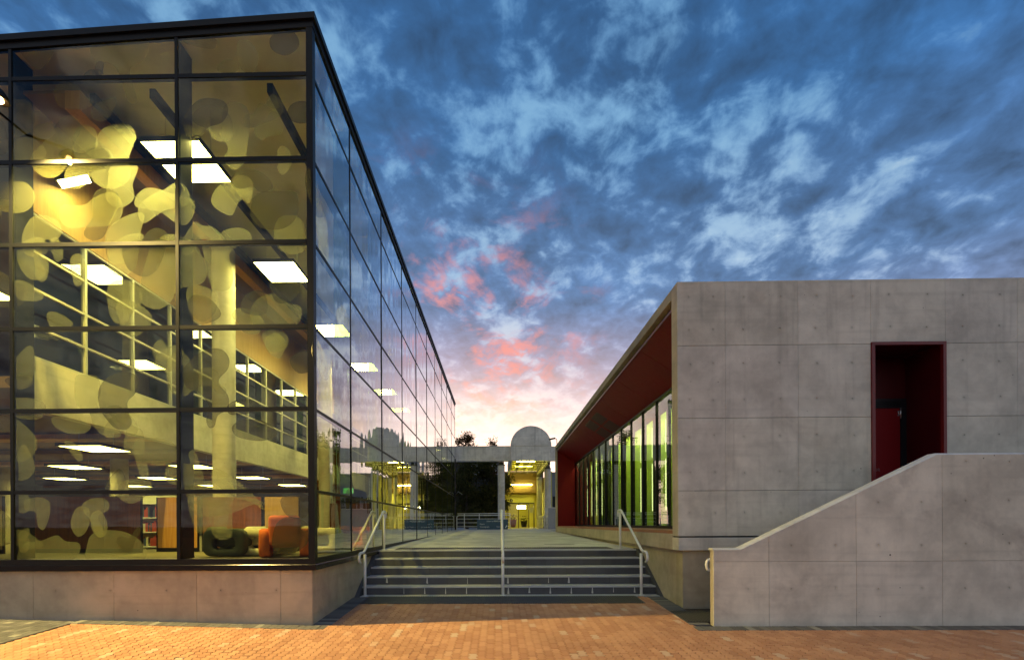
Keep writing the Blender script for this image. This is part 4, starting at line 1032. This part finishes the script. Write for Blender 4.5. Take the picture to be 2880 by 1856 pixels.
MB().prism(arc, 'y', 35.75, 35.95).build('hood_gable', 'old_concrete', PB)
arc2 = [(HC + 1.46 * math.cos(math.pi * k / 24), 7.275 + 1.43 * math.sin(math.pi * k / 24)) for k in range(25)]
m = MB(); n = len(arc2)
for y in (35.952, 47.0):
    m.v += [(p[0], y, p[1]) for p in arc2]
    m.v += [(HC + (p[0] - HC) * .95, y, 7.275 + (p[1] - 7.275) * .95) for p in arc2]
for i in range(n - 1):
    m.f += [(i, i + 1, 2 * n + i + 1, 2 * n + i), (n + i, n + i + 1, 3 * n + i + 1, 3 * n + i)]
m.smooth = True; m.build('barrel_vault', 'yellow_wall', PB)
MB().prism([(p[0], p[1]) for p in arc2] + [(HX0 + .17, 6.62), (HX1 - .17, 6.62)], 'y', 46.9, 46.99).build('rear_gable', 'yellow_wall', PB)
for k in range(9):
    y = 36.4 + k * 1.2
    m = MB(); m.tube([(HX0 + .2, y, 6.3), (HX1 - .2, y, 6.3)], .03, 6); m.tube([(HC + 1.3 * math.cos(math.pi * j / 10), y, 6.45 + 1.9 * math.sin(math.pi * j / 10)) for j in range(11)], .035, 6)
    for j in (-.7, 0, .7): m.tube([(HC + j, y, 6.3), (HC + j, y, 6.45 + 1.9 * math.sqrt(max(0, 1 - (j / 1.3) ** 2)))], .022, 6)
    m.build('truss', 'truss_metal', PB)
for j in (-.9, -.3, .3, .9): MB().tube([(HC + j, 36.0, 6.32), (HC + j, 46.9, 6.32)], .022, 6).build('purlin', 'truss_metal', PB)
for (x, y) in ((.28, 36.6), (4.05, 39.2), (3.98, 46.0)):
    c = MB().lathe([(.265, 0), (.265, 4.84)], (x, y, 1.1), 28).build('column', 'old_concrete', PB)
    MB().lathe([(.0, 0), (.30, .0), (.30, .06), (.22, .08), (.22, .26), (.0, .26)], (x, y, 5.94), 24).build('column_cap', 'truss_metal', c)
box('side_beam', 'truss_metal', PB, 3.80, 3.985, 36.6, 47, 5.98, 6.185)
box('passage_wall', 'yellow_wall', PB, 4.45, 4.6, 41.0, 50, 1.112, 5.95)
for k in range(5): box('wall_mullion', 'truss_metal', PB, 4.40, 4.449, 41.2 + 1.8 * k, 41.3 + 1.8 * k, 1.112, 5.95)
box('passage_wall', 'yellow_wall', PB, .35, .5, 41.5, 50, 1.112, 5.95)
box('passage_ceiling', 'ceiling_brown', PB, .5, 4.45, 47.02, 56, 4.9, 5.0)
box('passage_back_wall', 'yellow_wall', PB, .3, 4.6, 56, 56.2, 1.112, 5)
box('passage_side', 'yellow_wall', PB, .30, .5, 50.02, 56, 1.112, 5); box('passage_side', 'yellow_wall', PB, 4.45, 4.6, 50.02, 56, 1.112, 5)
box('fascia_panel', 'ceiling_brown', PB, .5, 4.45, 47.0, 47.018, 4.55, 6.6)
# glazed doors
YQ = 47.0
box('door_head', 'truss_metal', PB, .95, 3.55, YQ, YQ + .12, 3.45, 3.58)
box('sign_fascia', 'yellow_wall', PB, .95, 3.55, YQ + .3, YQ + .36, 3.6, 4.35)
for x in (.95, 1.98 , 2.98, 3.48): box('door_post', 'truss_metal', PB, x, x + .085, YQ, YQ + .12, 1.112, 3.449)
for (a, b) in ((1.036, 1.979), (2.066, 2.979)):
    d = MB().add([(a, YQ + .06, 1.15), (b, YQ + .06, 1.15), (b, YQ + .06, 3.44), (a, YQ + .06, 3.44)], [(0, 1, 2, 3)]).build('door_glass', 'door_glass', PB)
    box('push_bar', 'yellow_wall', d, a, b, YQ + .01, YQ + .05, 2.12, 2.19); box('bottom_rail', 'yellow_wall', d, a, b, YQ + .02, YQ + .10, 1.115, 1.20)
dk = MB().lathe([(0, 0), (.165, 0), (.165, .02), (0, .02)], (0, 0, 0), 28); me = dk.mesh('number_disc'); me.transform(Matrix.Translation((1.32, YQ + .275, 3.80)) @ Matrix.Rotation(math.pi / 2, 4, 'X'))
disc = obj('number_disc', me, 'black_metal', PB)
text('number', '26', .21, 'sign_white', disc, (1.32, YQ + .25, 3.725), FACE, 'CENTER', .003)
box('notice', 'books_pale', PB, 3.12, 3.40, YQ - .01, YQ + .0, 2.6, 3.1)
ll = thing('added_lobby_light', 'added light panel on the lobby ceiling behind the entrance doors', 'light', (2.4, 50.5, 4.85))  # extra panel put in to make the passage brighter and yellower
box('lit_face', 'added_lobby_light', ll, 1.2, 3.6, 49.8, 51.2, 4.84, 4.86); box('frame', 'truss_metal', ll, 1.15, 3.65, 49.75, 51.25, 4.862, 4.898)
lp = thing('entrance_lamp', 'glaring square lamp inside the glazed entrance doors', 'lamp', (2.35, 49.5, 3.2))
box('lit_face', 'door_light', lp, 2.0, 2.85, 49.5, 49.52, 3.05, 3.40); box('housing', 'truss_metal', lp, 1.97, 2.88, 49.522, 49.62, 3.02, 3.43)
for k, (y, z) in enumerate(((38.6, 6.95), (42.2, 6.95), (45.6, 6.95))):
    tl = thing('vault_lamp', 'strip lamp glowing up inside the barrel vault, %s from the front' % ORD[k], 'lamp', (HC, y, z), 'strip lamps in the vault')
    MB().tube([(HC - .8, y, z), (HC + .8, y, z)], .035, 8).build('tube', 'vault_light', tl)
    box('tray', 'truss_metal', tl, HC - .85, HC + .85, y - .06, y + .06, z - .09, z - .045)
tl = thing('strip_lamp', 'bright strip lamp across the passage above the entrance doors', 'lamp', (2.3, 46.6, 5.3))
MB().tube([(1.3, 46.6, 5.28), (3.3, 46.6, 5.28)], .05, 8).build('tube', 'vault_light', tl); box('batten', 'truss_metal', tl, 1.25, 3.35, 46.54, 46.66, 5.335, 5.40)
for (x, h, lab) in ((1.55, .85, 'dark red planter behind the left entrance door'), (2.62, .7, 'dark pot plant behind the right entrance door')):
    p_o = thing('planter', lab, 'planter', (x, 48.4, 1.112))
    MB().lathe([(0, 0), (.22, 0), (.36, h), (.32, h), (.30, h - .06), (0, h - .06)], (x, 48.4, 1.112), 18).build('pot', 'pot_red' if h > .8 else 'frame_dark', p_o)
    lm = MB(); rl = random.Random(int(x * 100))
    for k in range(90):
        c = Vector((x + rl.gauss(0, .18), 48.4 + rl.gauss(0, .18), 1.112 + h + rl.uniform(-.05, .5))); a, b = Vector((rl.uniform(-1, 1), rl.uniform(-1, 1), rl.uniform(-.5, .5))).normalized() * .08, Vector((rl.uniform(-1, 1), rl.uniform(-1, 1), rl.uniform(-1, 1))).normalized() * .05
        lm.add([c - a, c + b, c + a, c - b], [(0, 1, 2, 3)])
    lm.build('foliage', 'leaves', p_o)
lw = thing('low_wall', 'plain grey low wall right of the entrance passage', 'wall', (4.3, 37, 1.112))
box('block', 'grey_wall', lw, 3.86, 6.0, 36.9, 37.2, 1.112, 2.72); box('capping', 'old_concrete', lw, 3.84, 6.02, 36.88, 37.22, 2.722, 2.77)
sv = thing('service_building', 'bluish panelled building behind the portico column on the right', 'building', (7, 44, 1.1))
box('wall', 'bluish_wall', sv, 4.75, 12, 44, 50, 1.112, 6.0); box('roof', 'grey_wall', sv, 4.7, 12.1, 43.9, 50.1, 6.002, 6.2)
for k in range(4): box('window', 'dark_room', sv, 5.0 + 1.5 * k, 6.1 + 1.5 * k, 43.97, 43.995, 2.6, 4.0)
lb = thing('louvred_building', 'distant building with white louvres behind the dark trees', 'building', (-2, 56, 1.1))
box('wall', 'dark_room', lb, -9, .25, 56, 62, 1.112, 7.2); box('upper_wall', 'dark_room', lb, -9, .25, 56.3, 62, 7.202, 9.0)
for k in range(9): box('louvre', 'white_steel', lb, -4, .24, 56.1, 56.28, 7.25 + k * .19, 7.35 + k * .19)

# ------------------------------------------------------------------ guard rails and sign
def guard(label, pts, posts, h=1.13, loop=True):
    """tubular railing along a polyline of (x, y) with floor heights"""
    t = thing('guard_rail', label, 'railing', (*pts[0], 1.1)); z = 1.112
    a, b = Vector((*pts[0], z)), Vector((*pts[1], z)); dirn = (b - a).normalized()
    MB().tube(rcurve([a, a + Vector((0, 0, h - .09)), a + Vector((0, 0, h - .09)) + dirn * .4, b + Vector((0, 0, h - .09))], .18, 6), .028, 10).build('top_rail', 'grey_rail', t)
    MB().tube([a + dirn * .05 + Vector((0, 0, h + .04)), b + Vector((0, 0, h + .04))], .024, 10).build('grab_rail', 'grey_rail', t)
    for f in (.22, .46, .70): MB().tube([a + Vector((0, 0, h * f)), b + Vector((0, 0, h * f))], .016, 8).build('bar', 'grey_rail', t)
    for s in posts: MB().tube([a + (b - a) * s, a + (b - a) * s + Vector((0, 0, h + .02))], .022, 8).build('post', 'grey_rail', t)
    return t
guard('pale tubular guard rail across the path end, carrying the blue sign', [(-2.93, 34.6), (.90, 34.6)], (.14, .42, .995))
guard('pale tubular guard rail running along the right side of the entrance passage', [(3.92, 37.6), (3.85, 46.5)], [k / 9 for k in range(1, 10)], 1.05)
sg = thing('direction_sign', 'blue sign board with pale lettering hung on the guard rail', 'sign', (-.4, 34.55, 1.15))
box('board', 'sign_blue', sg, -1.475, .71, 34.53, 34.555, 1.15, 1.85)
def st(body, x, z, size): text('lettering', body, size, 'sign_white', sg, (x, 34.524, z), FACE)
st('School of PEMS South', -.80, 1.695, .125); st('Physics', -1.28, 1.495, .115); st('Oceanography', -1.28, 1.30, .115); st('Visitors', -.10, 1.30, .115)
MB().add([(.52, 34.522, 1.27), (.56, 34.522, 1.25), (.63, 34.522, 1.36), (.66, 34.522, 1.34), (.665, 34.522, 1.45), (.57, 34.522, 1.40), (.60, 34.522, 1.38)], [(0, 1, 2, 3, 4, 5, 6)]).build('arrow', 'sign_white', sg)
box('end_post', 'sill_dark', GB, -3.2, -2.99, YE + .002, YE + .3, .9, 6.2)

# ------------------------------------------------------------------ trees
def tree(label, x, y, h, rx, rz, n, seed, mat='leaves', base=1.1, low=.15, nb=9):
    r = random.Random(seed); t = thing('tree', label, 'tree', (x, y, base))
    m = MB(); top = Vector((x + r.uniform(-.3, .3), y, base + h * .9))
    trunk = [Vector((x, y, base - .1)).lerp(top, k / 6) + Vector((r.uniform(-.12, .12), r.uniform(-.12, .12), 0)) * (k > 0) for k in range(7)]
    m.tube(trunk, [.16 * (1 - k / 7.5) * (h / 8) + .015 for k in range(7)], 8)
    tips = []
    for k in range(nb * 2):
        s = trunk[1 + k % 5].lerp(trunk[min(2 + k % 5, 6)], r.random()); a = r.uniform(0, 6.28); el = r.uniform(.1, .9)
        L = rx * r.uniform(.5, 1.0); e = s + Vector((math.cos(a) * L, math.sin(a) * L, el * L * .9)); mid = s.lerp(e, .5) + Vector((0, 0, .15))
        m.tube([s, mid, e], [.05, .03, .01], 6, False); tips += [e, mid, s.lerp(e, .75)]
    m.build('trunk', 'bark', t)
    lm = MB(); clumps = [(tp, r.uniform(.35, .75) * rz) for tp in tips]
    for k in range(nb * 2):
        f = r.uniform(low, 1.0); a = r.uniform(0, 6.28); q = rx * math.sqrt(r.random()) * math.sin(math.pi * min(1, .15 + f * .85)) ** .6
        clumps.append((Vector((x + math.cos(a) * q, y + math.sin(a) * q, base + h * f)), r.uniform(.35, .7) * rz))
    for k in range(n):
        c0, cr = r.choice(clumps); c = c0 + Vector((r.gauss(0, .42), r.gauss(0, .42), r.gauss(0, .36))) * cr
        if c.z < base + .2: continue
        L = r.uniform(.07, .15); a = Vector((r.uniform(-1, 1), r.uniform(-1, 1), r.uniform(-1.3, .6))).normalized() * L; b = Vector((r.uniform(-1, 1), r.uniform(-1, 1), r.uniform(-1, 1))).normalized() * L * .42
        lm.add([c - a, c + b, c + a, c - b], [(0, 1, 2, 3)])
    lm.build('crown', mat, t)
tree('dense dark tree behind the guard rail, beside the end of the glass wall', -2.6, 41.5, 5.9, 1.9, 1.3, 15000, 1, low=.02)
tree('dense dark tree behind the guard rail, next to the left portico column', -.6, 42.5, 6.0, 1.5, 1.2, 14000, 2, low=.02)
tree('rusty tree whose top shows above the portico beam near the glass wall', -3.0, 46.5, 8.9, 1.15, 1.1, 9000, 3, 'leaves_rust', low=.72)
tree('slight rusty tree whose tip shows above the middle of the portico beam', -.5, 48, 8.8, .7, .9, 5000, 4, 'leaves_rust', low=.75)
tree('tree mirrored in the side glass, standing behind the concrete building', 8.2, 41, 8.6, 1.9, 1.0, 5000, 5)
tree('taller tree behind the concrete building, farther right', 11.5, 42.5, 9.8, 2.0, 1.0, 5000, 6)
tree('tree mirrored in the lime-lit window, behind the glass building', -6.6, 44, 9.0, 2.0, 1.0, 5000, 7)
tree('thin tree mirrored in the lime-lit window, farthest behind the glass building', -10, 45, 9.4, 2.0, 1.0, 5000, 8)
